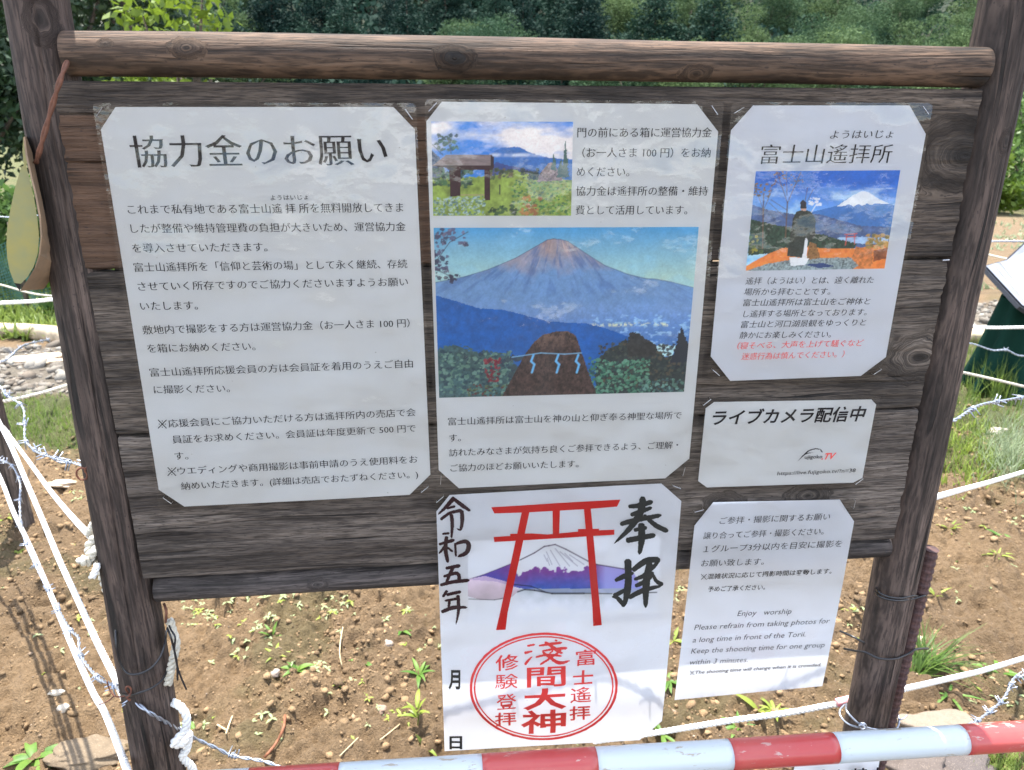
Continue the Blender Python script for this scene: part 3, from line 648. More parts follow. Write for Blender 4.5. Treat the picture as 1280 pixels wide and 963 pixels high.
# ---- right notice (A4)
nr, wr = notice('laminated_notice', [(941.8, 132), (1137.7, 132), (1158, 167.8), (1108, 447), (1076.7, 470.5), (913, 476.6), (888.6, 446), (914.3, 163)],
    [(915, 127.5), (1167, 129), (1108, 474.5), (883.5, 480)], 'smaller white laminated notice with a photograph of a robed priest, top right of the board', 'notice', 5,
    staples=[(924, 138, R(30)), (1157, 138, R(-45)), (895, 466, R(-40)), (1097, 465, R(35))], amp=.0008, pm=M_paperw)
b = MB(); line(b, wr, 'ようはいじょ', 1038, 168.5, 1117, 167.5, 11, thin=.012, shear=.12); line(b, wr, '富士山遙拝所', 951.5, 193.3, 1115.5, 192.2, 24.5, thin=.014, shear=.05); b.build('title_lettering', M_black, nr)
b = MB()
for args in [('遙拝（ようはい）とは、遠く離れた', 932.3, 351.6, 1092.7, 350), ('場所から拝むことです。', 930.4, 365.2, 1038.5, 364.6), ('富士山遙拝所は富士山をご神体と', 929.5, 378.8, 1088.3, 376.8),
    ('し遙拝する場所となっております。', 929.5, 392.8, 1084, 390.4), ('富士山と河口湖景観をゆっくりと', 926.6, 406, 1083, 403.2), ('静かにお楽しみください。', 925, 419.4, 1039.5, 418.2)]:
    line(b, wr, *args, 9.6, thin=.010, shear=.14)
b.build('printed_text', M_ink2, nr)
b = MB()
for args in [('（寝そべる、大声を上げて騒ぐなど', 922, 432.6, 1080, 428.9), ('迷惑行為は慎んでください。）', 927, 446, 1056, 442.9)]: line(b, wr, *args, 9.6, thin=.010, shear=.14)
b.build('red_printed_text', M_redink, nr)
z3 = lambda x, y: (900 + x / 4.186, 120 + y / 4.186)
c = Canvas([(945.4, 214.4), (1125.8, 213), (1106, 336), (932.7, 339)], 230, 160)
c.put(np.ones(c.X.shape), c.grad((32, 96, 172), (128, 176, 216), (c.Y - 225) / 55 + (c.noise(30, 3) - .5) * .35))
c.put(np.clip((c.noise(14, 6, 4, .5) - .56) * 3, 0, .5) * (c.Y > 235), (190, 206, 226))
c.poly([z3(480, 608), z3(610, 577), z3(680, 530), z3(745, 498), z3(775, 503), z3(830, 540), z3(890, 568), z3(930, 576), z3(920, 700), z3(480, 700)], (62, 112, 166), var=.06, seed=3)
c.poly([z3(608, 580), z3(650, 552), z3(690, 525), z3(740, 499), z3(775, 502), z3(830, 538), z3(892, 568), z3(850, 566), z3(815, 562), z3(790, 572), z3(770, 564), z3(745, 575), z3(725, 566), z3(700, 580), z3(680, 568), z3(650, 576)], (232, 234, 240), rag=.4, var=.05)
c.poly([z3(165, 570), z3(260, 598), z3(400, 622), z3(520, 620), z3(620, 648), z3(740, 682), z3(900, 686), z3(890, 790), z3(155, 810)], (74, 96, 134), rag=.8, var=.25, sc=5, seed=4)
c.poly([z3(620, 742), z3(760, 738), z3(880, 745), z3(880, 775), z3(620, 775)], (150, 172, 196), rag=1, var=.2)
c.poly([z3(160, 645), z3(300, 680), z3(420, 700), z3(520, 722), z3(640, 755), z3(720, 775), z3(700, 800), z3(148, 835)], (40, 64, 50), rag=1.5, var=.4, sc=2.5, seed=5)
c.poly([z3(137, 892), z3(250, 830), z3(330, 797), z3(470, 790), z3(560, 800), z3(720, 800), z3(890, 765), z3(870, 910), z3(130, 920)], (208, 124, 58), rag=.5, var=.15, seed=6)
c.poly([z3(130, 920), z3(240, 882), z3(400, 852), z3(690, 846), z3(760, 868), z3(700, 905), z3(640, 922)], (128, 140, 140), rag=.8, var=.5, sc=1.6, seed=7)
c.clumps(1085, 292, 1112, 312, 50, 3, [(150, 124, 62), (120, 108, 54), (176, 140, 76)], 41); c.clumps(936, 296, 952, 318, 30, 3, [(150, 140, 56), (80, 100, 50), (60, 70, 48)], 42)
c.poly([z3(690, 850), z3(715, 790), z3(760, 800), z3(800, 800), z3(800, 905), z3(740, 905)], (182, 116, 62), rag=.8, var=.3, sc=3); c.poly([z3(805, 810), z3(880, 795), z3(872, 850), z3(805, 868)], (130, 76, 44), rag=.8, var=.3, sc=3)
for a, b_ in (((655, 726), (718, 722)), ((660, 740), (714, 737)), ((666, 728), (658, 782)), ((706, 726), (706, 776))): c.seg(z3(*a), z3(*b_), 1.1, (188, 84, 70))
for a, b_, w_ in (((345, 740), (355, 560), 1.6), ((355, 560), (300, 400), 1), ((355, 560), (425, 400), 1), ((355, 600), (270, 545), .8), ((352, 520), (350, 400), .8), ((330, 480), (290, 440), .6), ((385, 480), (420, 440), .6), ((225, 800), (230, 520), 1.5), ((230, 600), (190, 490), .8), ((230, 600), (275, 490), .8), ((440, 590), (460, 480), .8), ((460, 550), (490, 490), .6), ((345, 640), (260, 560), .7)): c.seg(z3(*a), z3(*b_), w_, (98, 76, 58), .85)
c.clumps(943, 230, 966, 246, 40, 1.7, [(140, 110, 70), (110, 92, 66)], 43); c.clumps(966, 214, 1004, 232, 44, 1.3, [(120, 96, 74)], 44)
c.poly([z3(470, 765), z3(505, 775), z3(527, 850), z3(455, 860)], (132, 96, 56), rag=.4, var=.3, sc=2)
c.poly([z3(365, 845), z3(470, 850), z3(450, 885), z3(372, 892)], (222, 222, 214)); c.poly([z3(445, 715), z3(462, 730), z3(455, 872), z3(428, 872)], (232, 232, 228))
c.poly([z3(385, 640), z3(402, 608), z3(440, 594), z3(480, 608), z3(503, 650), z3(500, 735), z3(468, 765), z3(450, 740), z3(432, 848), z3(352, 840), z3(368, 740)], (44, 52, 46), rag=.3, var=.35, sc=1.8)
c.poly([z3(424, 592), z3(422, 556), z3(436, 545), z3(453, 556), z3(454, 592)], (44, 40, 44)); c.poly([z3(424, 590), z3(454, 590), z3(452, 602), z3(426, 602)], (190, 150, 130))
c.clumps(1012, 248, 1026, 257, 16, 2.4, [(238, 228, 224), (214, 200, 200)], 45); c.seg(z3(480, 610), z3(505, 570), 1, (220, 214, 200))
c.poly([z3(440, 884), z3(540, 876), z3(600, 892), z3(520, 902)], (48, 66, 108), rag=.4)
c.build(nr, wr)
# ---- small card with the live camera address (its square code is left out)
nq, wq = notice('laminated_card', [(893, 503.3), (1090, 500), (1096, 506.5), (1078.5, 598), (1067, 604), (884, 610), (873, 602), (882.5, 511)],
    [(881, 498.7), (1101.2, 496), (1078, 607.6), (868.5, 614)], 'small wide laminated card with a bold one-line heading, right of the middle notice', 'card', 6, staples=[(884, 503, R(40)), (1074, 602, R(40))], amp=.0006, rnd=.0008)
b = MB(); line(b, wq, 'ライブカメラ配信中', 891, 523, 1083, 517.6, 21, bold=.022, shear=.14); b.build('title_lettering', M_black, nq)
b = MB(); line(b, wq, 'https://live.fujigoko.tv/?n=38', 972, 592.6, 1069.8, 588.6, 7.0, cy=.3, shear=.05); b.build('printed_text', M_black, nq); b = MB(); line(b, wq, 'ujigoko', 1006.2, 572.6, 1028.4, 571.6, 6.6, cy=.25, bold=.01); 
fx = lambda x: 980 + x / 12.8; fy = lambda y: 550 + y / 12.8
brush(b, wq, [(230, 340), (330, 238), (400, 180), (500, 148), (590, 155)], [.3, 1.2, 1.5, 1.2, 1.0], fx, fy, 1, 1); brush(b, wq, [(590, 155), (600, 180), (622, 205)], [1.4, 1], fx, fy, 1, 1); brush(b, wq, [(340, 232), (400, 215), (470, 210)], [1.4, .3], fx, fy, 1, 1)
b.build('logo_print', M_black, nq)
b = MB(); line(b, wq, '.TV', 1027.5, 571.3, 1045.5, 570.3, 11, cy=.34, bold=.03, shear=.35); b.build('red_printed_text', M_redink, nq)
# ---- hanging notice about photo taking
nw, ww = notice('laminated_notice', [(892, 628.5), (1050, 625), (1068, 652.5), (1030, 861), (844.5, 878.5), (868.5, 658)],
    [(867, 631), (1075.8, 621.8), (1030.8, 864.5), (842.8, 880.2)], 'white laminated notice in Japanese and English hanging at the lower right corner', 'notice', 7,
    staples=[(874, 639, R(15)), (1068, 631, R(85))], amp=.0008, hang=-.36, pm=M_paperw)
b = MB()
for t_, a1, a2, a3, a4, e in [('ご参拝・撮影に関するお願い', 900, 651.6, 1037.8, 646, 10.6), ('譲り合ってご参拝・撮影ください。', 880, 670.5, 1030, 664.4, 10.6), ('１グループ3分以内を目安に撮影を', 880, 687.3, 1053, 679.8, 10.8), ('お願い致します。', 877, 705, 955.4, 702.5, 10.6)]:
    line(b, ww, t_, a1, a2, a3, a4, e, thin=.012, shear=.06)
b.build('printed_text', M_ink2, nw); b = MB()
for t_, a1, a2, a3, a4, e in [('Enjoy   worship', 922.5, 768, 990, 765, 11), ('Please refrain from taking photos for', 868.5, 785.6, 1038, 777, 11), ('a long time in front of the Torii.', 866.5, 801.5, 1008, 794, 11), ('Keep the shooting time for one group', 864.5, 815.6, 1032, 807.6, 11), ('within 3 minutes.', 863, 829.8, 936, 826.6, 11)]:
    line(b, ww, t_, a1, a2, a3, a4, e, cy=.32, shear=.16, bold=-.006)
b.build('printed_text', M_ink2, nw)
b = MB()
line(b, ww, '※混雑状況に応じて撮影時間は変動します。', 876.5, 722, 1040, 714.3, 8.2, bold=.006, shear=.05); line(b, ww, '予めご了承ください。', 885.5, 737.4, 957, 734.6, 8.2, bold=.006, shear=.05)
b.build('small_printed_text', M_black, nw); b = MB(); line(b, ww, '※The shooting time will change when it is crowded.', 863, 843.2, 1028, 833.2, 6.8, cy=.33, bold=.01, shear=.16)
b.build('small_printed_text', M_black, nw)
# ---- hanging worship poster with the gate and the mountain
nt_, wt = notice('laminated_poster', [(562, 619), (827, 605), (852, 627), (829, 905.6), (801.4, 931), (556, 945), (545.5, 639.5)],
    [(542.5, 617.5), (857, 601), (833, 930), (555, 947.5)], 'laminated poster with a red shrine gate over a snowy mountain hanging below the board', 'poster', 9,
    staples=[(550, 624, R(42)), (846, 609, R(-25))], amp=.0012, hang=-.36, pm=M_paperw)
c = Canvas([(585, 676), (826, 670), (822, 775), (585, 780)], 260, 130)
pw = np.array([.80, .81, .85]); c.C[:] = pw
def putp(m, col, **k): c.put(m, col, **k)
rdg = [(585, 724.6), (603.5, 718.8), (628.5, 709), (651, 699.7), (668, 691.4), (680.4, 683.4), (686, 682.5), (693.9, 681), (707.4, 687), (735, 701.8), (745.7, 706), (779, 711.7), (790, 713)]
mt = c.mask(rdg + [(806, 741), (700, 742), (680, 741), (659.6, 737), (648, 735), (620, 727)])
putp(mt, c.grad((112, 66, 132), (58, 88, 158), (c.Y - 712) / 26 + (c.noise(20, 2) - .5) * .5), var=.10, sc=5)
putp(mt * np.clip((c.X - 745) / 12, 0, 1) * .75, (150, 152, 196)); putp(mt * np.clip((640 - c.X) / 20, 0, 1) * .6, (66, 72, 150))
zig = 712 + 1.6 * np.abs(((c.X / 4.5) % 2) - 1) + (c.noise(7, 5) - .5) * 14 + np.clip((668 - c.X), 0, 30) * .35 - np.clip((668 - c.X) - 18, 0, 20) * 1.4
sn = mt * np.clip((zig - c.Y) * 1.0, 0, 1) * (c.X < 745) * (c.X > 640); putp(sn, np.broadcast_to(pw, c.C.shape))
for (a, b_) in (((683, 690), (690, 706)), ((688, 688), (700, 708)), ((694, 686), (712, 708)), ((700, 690), (722, 708)), ((706, 692), (716, 702)), ((684, 698), (687, 707)), ((712, 694), (730, 706)), ((680, 694), (684, 702))): c.seg(a, b_, .6, (70, 54, 96), .8)
for i in range(len(rdg) - 1): c.seg(rdg[i], rdg[i + 1], 1.4 if rdg[i][0] > 640 else .8, (54, 28, 62), .9)
wl_ = np.clip(1 - (c.Y - 738) / 34, 0, 1) * (c.Y > 736) * np.clip((c.X - 640) / 12, 0, 1) * np.clip((822 - c.X) / 40, 0, 1)
putp(wl_ * .75, c.grad((150, 158, 164), (206, 208, 220), (c.Y - 738) / 30 + (c.noise(9, 8) - .5) * .8))
lm = c.mask([(586, 724), (606, 720), (632, 727), (650, 738), (640, 746), (624, 750), (600, 750), (572, 742)]); putp(lm * .7, c.grad((196, 176, 190), (150, 132, 140), (c.Y - 722) / 28 + (c.noise(9, 12) - .5) * .6))
for a, b_, w_ in (((647, 740), (656, 737), 1.6), ((656, 737), (668, 738), 1.8), ((668, 738), (690, 742), 1.8), ((690, 742), (730, 742), 2.2), ((730, 742), (765, 742.5), 1.3), ((808, 741.5), (821, 741.2), 1.4), ((586, 749), (618, 750), .8), ((618, 750), (634, 747), .8), ((636, 730), (664, 733), 1.3), ((664, 733), (684, 741), 1.1)): c.seg(a, b_, w_, (30, 34, 44), .9)
c.build(nt_, wt, 'mountain_print', 0.0)
b = MB()
flat(b, wt, [(614, 634.3), (650, 632.3), (700, 629.2), (735, 627.4), (775.8, 625.2), (771.6, 634), (735, 636.9), (700, 638.8), (655, 641), (618, 642)])
flat(b, wt, [(617, 671.3), (637.8, 670), (637.8, 667.5), (665, 667), (684.5, 668.4), (722.6, 665), (722.6, 661.9), (748.8, 661.6), (748.8, 663.4), (768, 662.8), (768, 669), (700, 673), (618, 677.6)], .00006)
flat(b, wt, [(652.3, 640), (662, 639.6), (634.5, 766), (632, 787.5), (620, 788), (625, 766)], .00003)
flat(b, wt, [(730, 636), (738.6, 636), (750, 760), (752.3, 781.7), (741.5, 782.8), (740.5, 760)], .00003)
flat(b, wt, [(690.8, 638), (700, 638), (699, 668), (691, 668)], .00003)
b.build('torii_print', M_torii, nt_)
b = MB(); fx = lambda x: 535 + x / 4.815; fy = lambda y: 600 + y / 4.815; K = 1 / 4.815
for pts, ws in [([(160, 105), (110, 160), (60, 208)], [22, 18, 6]), ([(148, 108), (195, 145), (255, 188)], [14, 20, 12]), ([(112, 172), (165, 158)], [10, 12]), ([(75, 240), (130, 200), (205, 182)], [14, 14, 16]), ([(203, 182), (206, 240), (196, 298), (172, 290)], [18, 20, 16, 6]), ([(140, 205), (146, 270), (141, 352)], [18, 16, 8]),
    ([(85, 325), (130, 320)], [10, 12]), ([(65, 388), (160, 360)], [12, 18]), ([(112, 338), (106, 420), (120, 498)], [16, 20, 16]), ([(106, 395), (64, 445)], [16, 8]), ([(112, 402), (150, 432)], [8, 12]), ([(163, 378), (168, 462)], [12, 10]), ([(165, 384), (225, 370), (245, 395), (230, 438), (178, 462)], [12, 18, 22, 20, 12]),
    ([(105, 532), (195, 515)], [14, 18]), ([(152, 522), (126, 580), (110, 622)], [18, 16, 14]), ([(92, 582), (175, 562), (188, 608)], [12, 16, 18]), ([(72, 634), (150, 614), (250, 603)], [14, 18, 16]),
    ([(116, 665), (88, 706)], [14, 12]), ([(110, 692), (200, 672)], [14, 16]), ([(100, 728), (192, 712)], [10, 14]), ([(130, 722), (124, 772)], [14, 12]), ([(80, 797), (150, 770), (237, 768)], [16, 20, 10]), ([(180, 692), (184, 780), (168, 872)], [18, 16, 4])]:
    brush(b, wt, pts, ws, fx, fy, K)
b.build('brush_lettering', M_maroon, nt_)
b = MB(); fx = lambda x: 700 + x / 4.815
for pts, ws in [([(412, 162), (470, 158), (560, 132)], [16, 26, 20]), ([(425, 215), (500, 188), (555, 168)], [18, 24, 14]), ([(362, 270), (450, 246), (612, 214)], [22, 24, 18]), ([(500, 102), (486, 195), (420, 295), (325, 386)], [30, 34, 24, 6]), ([(505, 212), (575, 275), (652, 312)], [14, 24, 22]), ([(445, 306), (525, 288)], [18, 20]), ([(398, 368), (480, 352), (576, 334)], [26, 26, 22]), ([(490, 262), (492, 360), (478, 452)], [30, 34, 14]),
    ([(330, 608), (390, 580), (445, 560)], [14, 26, 12]), ([(408, 478), (412, 600), (400, 700), (384, 766)], [34, 32, 34, 14]), ([(390, 762), (345, 712), (312, 704)], [20, 22, 8]), ([(322, 700), (370, 676), (420, 640)], [22, 20, 8]), ([(436, 548), (520, 490), (604, 482)], [22, 30, 26]), ([(446, 602), (510, 580), (566, 560)], [14, 22, 14]), ([(600, 478), (560, 530), (470, 600)], [16, 20, 8]), ([(452, 642), (520, 610), (560, 572)], [16, 24, 12]), ([(556, 560), (580, 610), (622, 634)], [10, 18, 20]), ([(412, 712), (500, 668), (612, 640)], [20, 26, 10]), ([(544, 500), (520, 620), (516, 772)], [32, 36, 16])]:
    brush(b, wt, pts, ws, fx, fy, K)
b.build('brush_lettering', M_brush, nt_); b = MB(); glyph(b, wt, '月', 560.5, 839, 575.5, 864.5, 3, bold=.03, jit=.06); b.build('brush_lettering', M_brush, nt_); b = MB(); glyph(b, wt, '日', 562, 925, 578, 942.4, 4, bold=.03, jit=.06)
b.build('brush_lettering', M_brush, nt_)
b = MB()
def ring(rx, ry, wd, ecc=(680, 861)):
    th = np.linspace(0, 2 * math.pi, 121)[:-1]; n = len(th); q = random.Random(int(rx))
    jo = np.array([q.uniform(-.3, .3) for _ in th]); X = np.concatenate([ecc[0] + (rx + wd / 2 + jo) * np.cos(th), ecc[0] + (rx - wd / 2) * np.cos(th)]); Y = np.concatenate([ecc[1] + (ry + wd / 2 * .9 + jo) * np.sin(th), ecc[1] + (ry - wd / 2 * .9) * np.sin(th)])
    Y = Y - (X - ecc[0]) * .012
    Q = PV(X, Y, -.006); Q[:, 1] = -LAY['text'] - wt(Q[:, 0], Q[:, 2]); b.add(Q, [(i, (i + 1) % n, n + (i + 1) % n, n + i) for i in range(n)])
ring(91.2, 68.4, 3.2); ring(86.6, 64.6, 1.9)
fx = lambda x: 640 + x / 6.42; fy = lambda y: 780 + y / 6.42
for pts, ws in [([(122, 180), (185, 168)], [16, 14]), ([(100, 238), (165, 222)], [20, 12]), ([(105, 335), (130, 300), (165, 265)], [20, 16, 6]), ([(215, 178), (300, 165), (402, 152)], [12, 20, 16]), ([(240, 222), (340, 205), (445, 196)], [10, 18, 20]), ([(262, 148), (300, 170), (385, 230), (410, 235)], [16, 22, 26, 12]), ([(345, 130), (365, 140)], [12, 12]), ([(395, 208), (350, 250), (225, 335)], [16, 16, 14]),
    ([(190, 272), (290, 252), (400, 262)], [14, 16, 14]), ([(245, 228), (300, 270), (380, 318), (465, 300)], [16, 22, 26, 10]), ([(330, 215), (300, 245)], [12, 10])]: brush(b, wt, pts, ws, fx, fy, 1 / 6.42, 1.15)
for ch, x0, y0, x1, y1, bd in [('間', 658.7, 836, 707, 862, .012), ('大', 654, 864, 708.5, 892, .035), ('神', 652, 892, 708, 923, .02),
    ('富', 720, 813.5, 745, 834, .008), ('士', 716.5, 840, 742, 858, .02), ('遙', 713.5, 862, 740, 882, .003), ('拝', 712.5, 886, 739, 905, .012),
    ('修', 619.5, 820, 648.5, 840.5, .008), ('験', 619, 845, 647.6, 864, .0), ('登', 621, 871, 646, 891, .006), ('拝', 619, 894.5, 646, 912.5, .012)]:
    glyph(b, wt, ch, x0, y0, x1, y1, seed=ord(ch) % 97, skew=.10, jit=.05, bold=bd)
b.build('stamp_print', M_stamp, nt_)

# ------------------------------------------------------------------ red and white barrier pole in front of the board, with a hanging paper
def strip_mat(name, col, scr, sc_col):
    m, nt, out = mat_new(name); n = N(nt); pos = n('ShaderNodeNewGeometry').outputs['Position']
    f = noise(n, mapping(n, pos, (18, 60, 60)), 1, 5, .7)
    g_ = noise(n, mapping(n, pos, (60, 200, 200)), 1, 4, .7)
    mk_ = math_(n, 'MAXIMUM', ramp(n, f, [(scr, 0.0), (scr + .03, 1.0)]), math_(n, 'MULTIPLY', ramp(n, g_, [(.66, 0.0), (.70, 1.0)]), .6))
    c = mix(n, mk_, col, sc_col)
    c = mix(n, math_(n, 'MULTIPLY', noise(n, pos, 12, 4), .25), c, (.42, .36, .28))
    h = math_(n, 'ADD', mk_, math_(n, 'MULTIPLY', noise(n, pos, 300, 2), .2))
    bp = n('ShaderNodeBump', {'Height': h, 'Strength': .3, 'Distance': .0005}).outputs[0]
    b_ = n('ShaderNodeBsdfPrincipled', {'Base Color': c, 'Roughness': .28, 'Normal': bp}); nt.links.new(b_.outputs[0], out.inputs[0]); return m
M_pr = strip_mat('red_reflective_tape', (.36, .014, .020), .60, (.40, .22, .20)); M_pw = strip_mat('white_pole_plastic', (.43, .49, .53), .60, (.30, .27, .21))
def polep(px):                                # centre line of the pole
    return P(px, 963 + 18.5 - (px - 311) * .0635, -.10)
pole = empty('barrier_pole', polep(760), 'red and white striped barrier pole crossing in front of the posters', 'barrier pole')
pole.location.z -= .0
bx = [150, 311, 424, 602.5, 744.5, 911.5, 1042, 1202, 1345, 1500]
for i in range(len(bx) - 1):
    red = i in (2 - 1, 3, 5, 7) or False
    a, b_ = polep(bx[i]), polep(bx[i + 1])
    red = i % 2 == 1
    path = resample([a, b_], .01); V, F = tube(path, .0178 + (.0002 if red else 0), 40, True); mk('red_band' if red else 'white_band', V, F, M_pr if red else M_pw, pole, smooth=True)
# paper hanging from the pole, its print mostly below the frame
hp = [polep(1005), polep(1112)]
w0, w1 = hp[0].x, hp[1].x; zt = hp[0].z - .004
t = empty('hanging_sign', ((w0 + w1) / 2, -.1, zt - .16), 'white paper sign hanging under the barrier pole near the right post', 'sign')
V = []; F = []
nx, nz = 12, 12
for j in range(nz + 1):
    for i in range(nx + 1):
        u, v = i / nx, j / nz; V.append((w0 + (w1 - w0) * u, -.088 + .004 * math.sin(u * 3 + v * 2), zt + (hp[1].z - hp[0].z) * u - .16 * v))
for j in range(nz):
    for i in range(nx): a = j * (nx + 1) + i; F.append((a, a + nx + 1, a + nx + 2, a + 1))
mk('paper', V, F, M_paperw, t, smooth=True)
b = MB(); ys = -.0945
for body, xl, xr, yy in (('立入禁止', 1018, 1104, 969.5),):
    Vt, Ft = text_mesh(body, bold=.02, thin=.01); a_, b2 = P(xl, yy + 2, ys), P(xr, yy - 2, ys); s = (b2 - a_).length / 3.9
    x = (Vt[:, 0] - Vt[:, 0].min()) * s; y = (Vt[:, 1] - .38) * s; b.add(np.stack([a_.x + x, np.full(len(x), ys), a_.z + y + x * (b2.z - a_.z) / (b2.x - a_.x)], 1), Ft)
b.build('printed_text', M_black, t)

# ------------------------------------------------------------------ ground: one sheet, fine near the board, coarse far off, rising into the wooded hill
def axis_pts(a, b, fine, far_lo, far_hi, grow=1.09):
    c = list(np.arange(a, b, fine)); s = fine; x = c[-1]; hi = []
    while x < far_hi: s *= grow; x += s; hi.append(x)
    s = fine; x = a; lo = []
    while x > far_lo: s *= grow; x -= s; lo.append(x)
    return np.array(lo[::-1] + c + hi)
def g_height(X, Y):
    z = .05 * (fbm(X, Y, 1.3, 5, 3) - .5) * np.clip((Y + .3) / 1.2, 0, 1)
    hill = np.clip(Y - 56 + 2 * np.sin(X * .07), 0, None)
    z = z + .27 * hill + .0012 * hill ** 2
    z = z + 1.2 * (fbm(X, Y, 14, 9, 3) - .5) * np.clip((Y - 20) / 25, 0, 1)
    return z
def near_g(X, Y): return np.clip(1 - np.abs(X) / 4.5, 0, 1) ** .5 * np.clip((5.2 - Y) / 1.5, 0, 1)
def zones(X, Y):
    """gravel and grass shares over the ground (1 = fully)"""
    n = (fbm(X, Y, .35, 71, 4) - .5)
    n2 = (fbm(X, Y, .9, 81, 4) - .5)
    left = np.clip((-.2 - X) / .4, 0, 1)
    # left: gravel yard between 2.2 and 4.6 m out; right: from 3.2 to 4.6 m
    gl = left * np.clip((Y - 2.75 - .25 * (X + 1.6) + n * .7) * 7, 0, 1) * np.clip((3.75 - Y + n * .3) * 8, 0, 1)
    gr = (1 - left) * np.clip((Y - 3.15 + n * .5) * 6, 0, 1) * np.clip((4.3 - Y + n * .5) * 8, 0, 1)
    gravel = np.clip(gl + gr, 0, 1)
    b1 = left * np.clip((Y - 2.0 - .25 * (X + 1.6) + n * 1.3) * 5, 0, 1) * np.clip((2.95 - Y + n * .5) * 8, 0, 1)
    b2 = (1 - left) * np.clip((X - 1.15 + n * 1.1) * 3, 0, 1) * np.clip((Y - 1.5 + n) * 4, 0, 1) * np.clip((3.3 - Y) * 5, 0, 1) * .9
    b3 = np.clip((Y - 3.85 + n2) * 5, 0, 1) * left
    b4 = np.clip((Y - 9 + n2 * 3) * .8, 0, 1) * .9
    grass = np.clip(b1 + b2 + b3 + b4, 0, 1) * (1 - gravel)
    dry = (1 - left) * np.clip((Y - 4.3) * 3, 0, 1) * np.clip((13 - Y) * .6, 0, 1) * (1 - gravel)
    return gravel, grass, dry
def g_relief(X, Y):
    k = near_g(X, Y); gv, gs, dr = zones(X, Y)
    r = .052 * (fbm(X, Y, .26, 31, 3) - .5)
    c1 = fbm(X, Y, .07, 41, 3); r = r + .034 * (np.abs(c1 - .5) * 2) ** .8 * np.sign(c1 - .5) * .8
    c2 = fbm(X, Y, .028, 51, 2); r = r + .022 * np.clip(c2 - .45, 0, 1) * 2 - .02 * np.clip(.36 - c2, 0, 1) * 2
    hol = fbm(X, Y, .13, 61, 3); r = r - .08 * np.clip(.37 - hol, 0, 1) * 2.4
    r = r + .016 * (vnoise(X, Y, .017, 66) - .5) + .0105 * (vnoise(X, Y, .0085, 67) - .5) - .045 * np.clip(.30 - vnoise(X, Y, .026, 68), 0, 1) * (fbm(X, Y, .2, 69, 2) > .42)
    return r * k * (1 - .65 * gv)
def gz(x, y): return G + float(g_height(np.array([x]), np.array([y]))[0] + g_relief(np.array([x]), np.array([y]))[0])
def PGz(px, py):                              # sight line to the uneven ground
    z = G
    for _ in range(4): p = PG(px, py, z); z = gz(p.x, p.y)
    return PG(px, py, z)
xs = axis_pts(-1.15, 1.75, .0052, -400, 400, 1.035); ys = axis_pts(.12, 1.7, .0052, -300, 420, 1.035)
X, Y = np.meshgrid(xs, ys)
Z = G + g_height(X, Y) + g_relief(X, Y)
gv, gs, dr = zones(X, Y)
soil = np.array([.285, .190, .102]); soil2 = np.array([.165, .112, .064])
tn = np.clip((fbm(X, Y, .5, 91, 4) - .5) * 3 + .5, 0, 1)[..., None]
C = soil * (1 - tn * .55) + soil2 * tn * .55
moss = np.clip((fbm(X, Y, .22, 95, 4) - .60) * 6, 0, .5)[..., None]; C = C * (1 - moss) + np.array([.115, .11, .045]) * moss
C = C * (1 - dr[..., None]) + np.array([.22, .155, .09]) * dr[..., None]
C = C * (1 - gv[..., None]) + np.array([.19, .165, .13]) * gv[..., None]
gn = np.clip((fbm(X, Y, .3, 99, 4) - .5) * 3 + .5, 0, 1)[..., None]
C = C * (1 - gs[..., None] * .85) + (np.array([.06, .095, .025]) * (1 - gn) + np.array([.11, .12, .045]) * gn) * gs[..., None] * .85
far = np.clip((Y - 40) / 6, 0, 1)[..., None]; C = C * (1 - far) + np.array([.016, .028, .014]) * far
fg = np.clip((-.4 - Y) / .3, 0, 1)[..., None]; C = C * (1 - fg) + (np.array([.15, .12, .09]) + .10 * gn) * fg
M_soil = vcol_mat('garden_soil', 'tint', rough=.95, bump=.02, bscale=190, var=.7, nscale=90)
idx = np.arange(X.size).reshape(X.shape)
F = np.stack([idx[:-1, :-1], idx[:-1, 1:], idx[1:, 1:], idx[1:, :-1]], -1).reshape(-1, 4)
def fast_mesh(name, V, F, mat, parent=None, loc=(0, 0, 0), colors=None, smooth=False, **k):
    me = bpy.data.meshes.new(name); V = np.asarray(V, np.float32) - np.array(loc, np.float32); n = F.shape[1]
    me.vertices.add(len(V)); me.vertices.foreach_set('co', V.ravel())
    me.loops.add(F.size); me.loops.foreach_set('vertex_index', F.ravel().astype(np.int32))
    me.polygons.add(len(F)); me.polygons.foreach_set('loop_start', np.arange(0, F.size, n, dtype=np.int32))
    if smooth: me.polygons.foreach_set('use_smooth', [True] * len(F))
    me.update(calc_edges=True); me.materials.append(mat)
    if colors is not None:
        at = me.color_attributes.new('tint', 'FLOAT_COLOR', 'POINT'); q = np.ones((len(V), 4), np.float32); q[:, :3] = colors; at.data.foreach_set('color', q.ravel())
    o = bpy.data.objects.new(name, me); COL.objects.link(o); o.parent = parent; o.location = loc
    return tag(o, **k)
ground = fast_mesh('ground', np.stack([X.ravel(), Y.ravel(), Z.ravel()], 1), F, M_soil, colors=C.reshape(-1, 3), kind='structure', smooth=False)

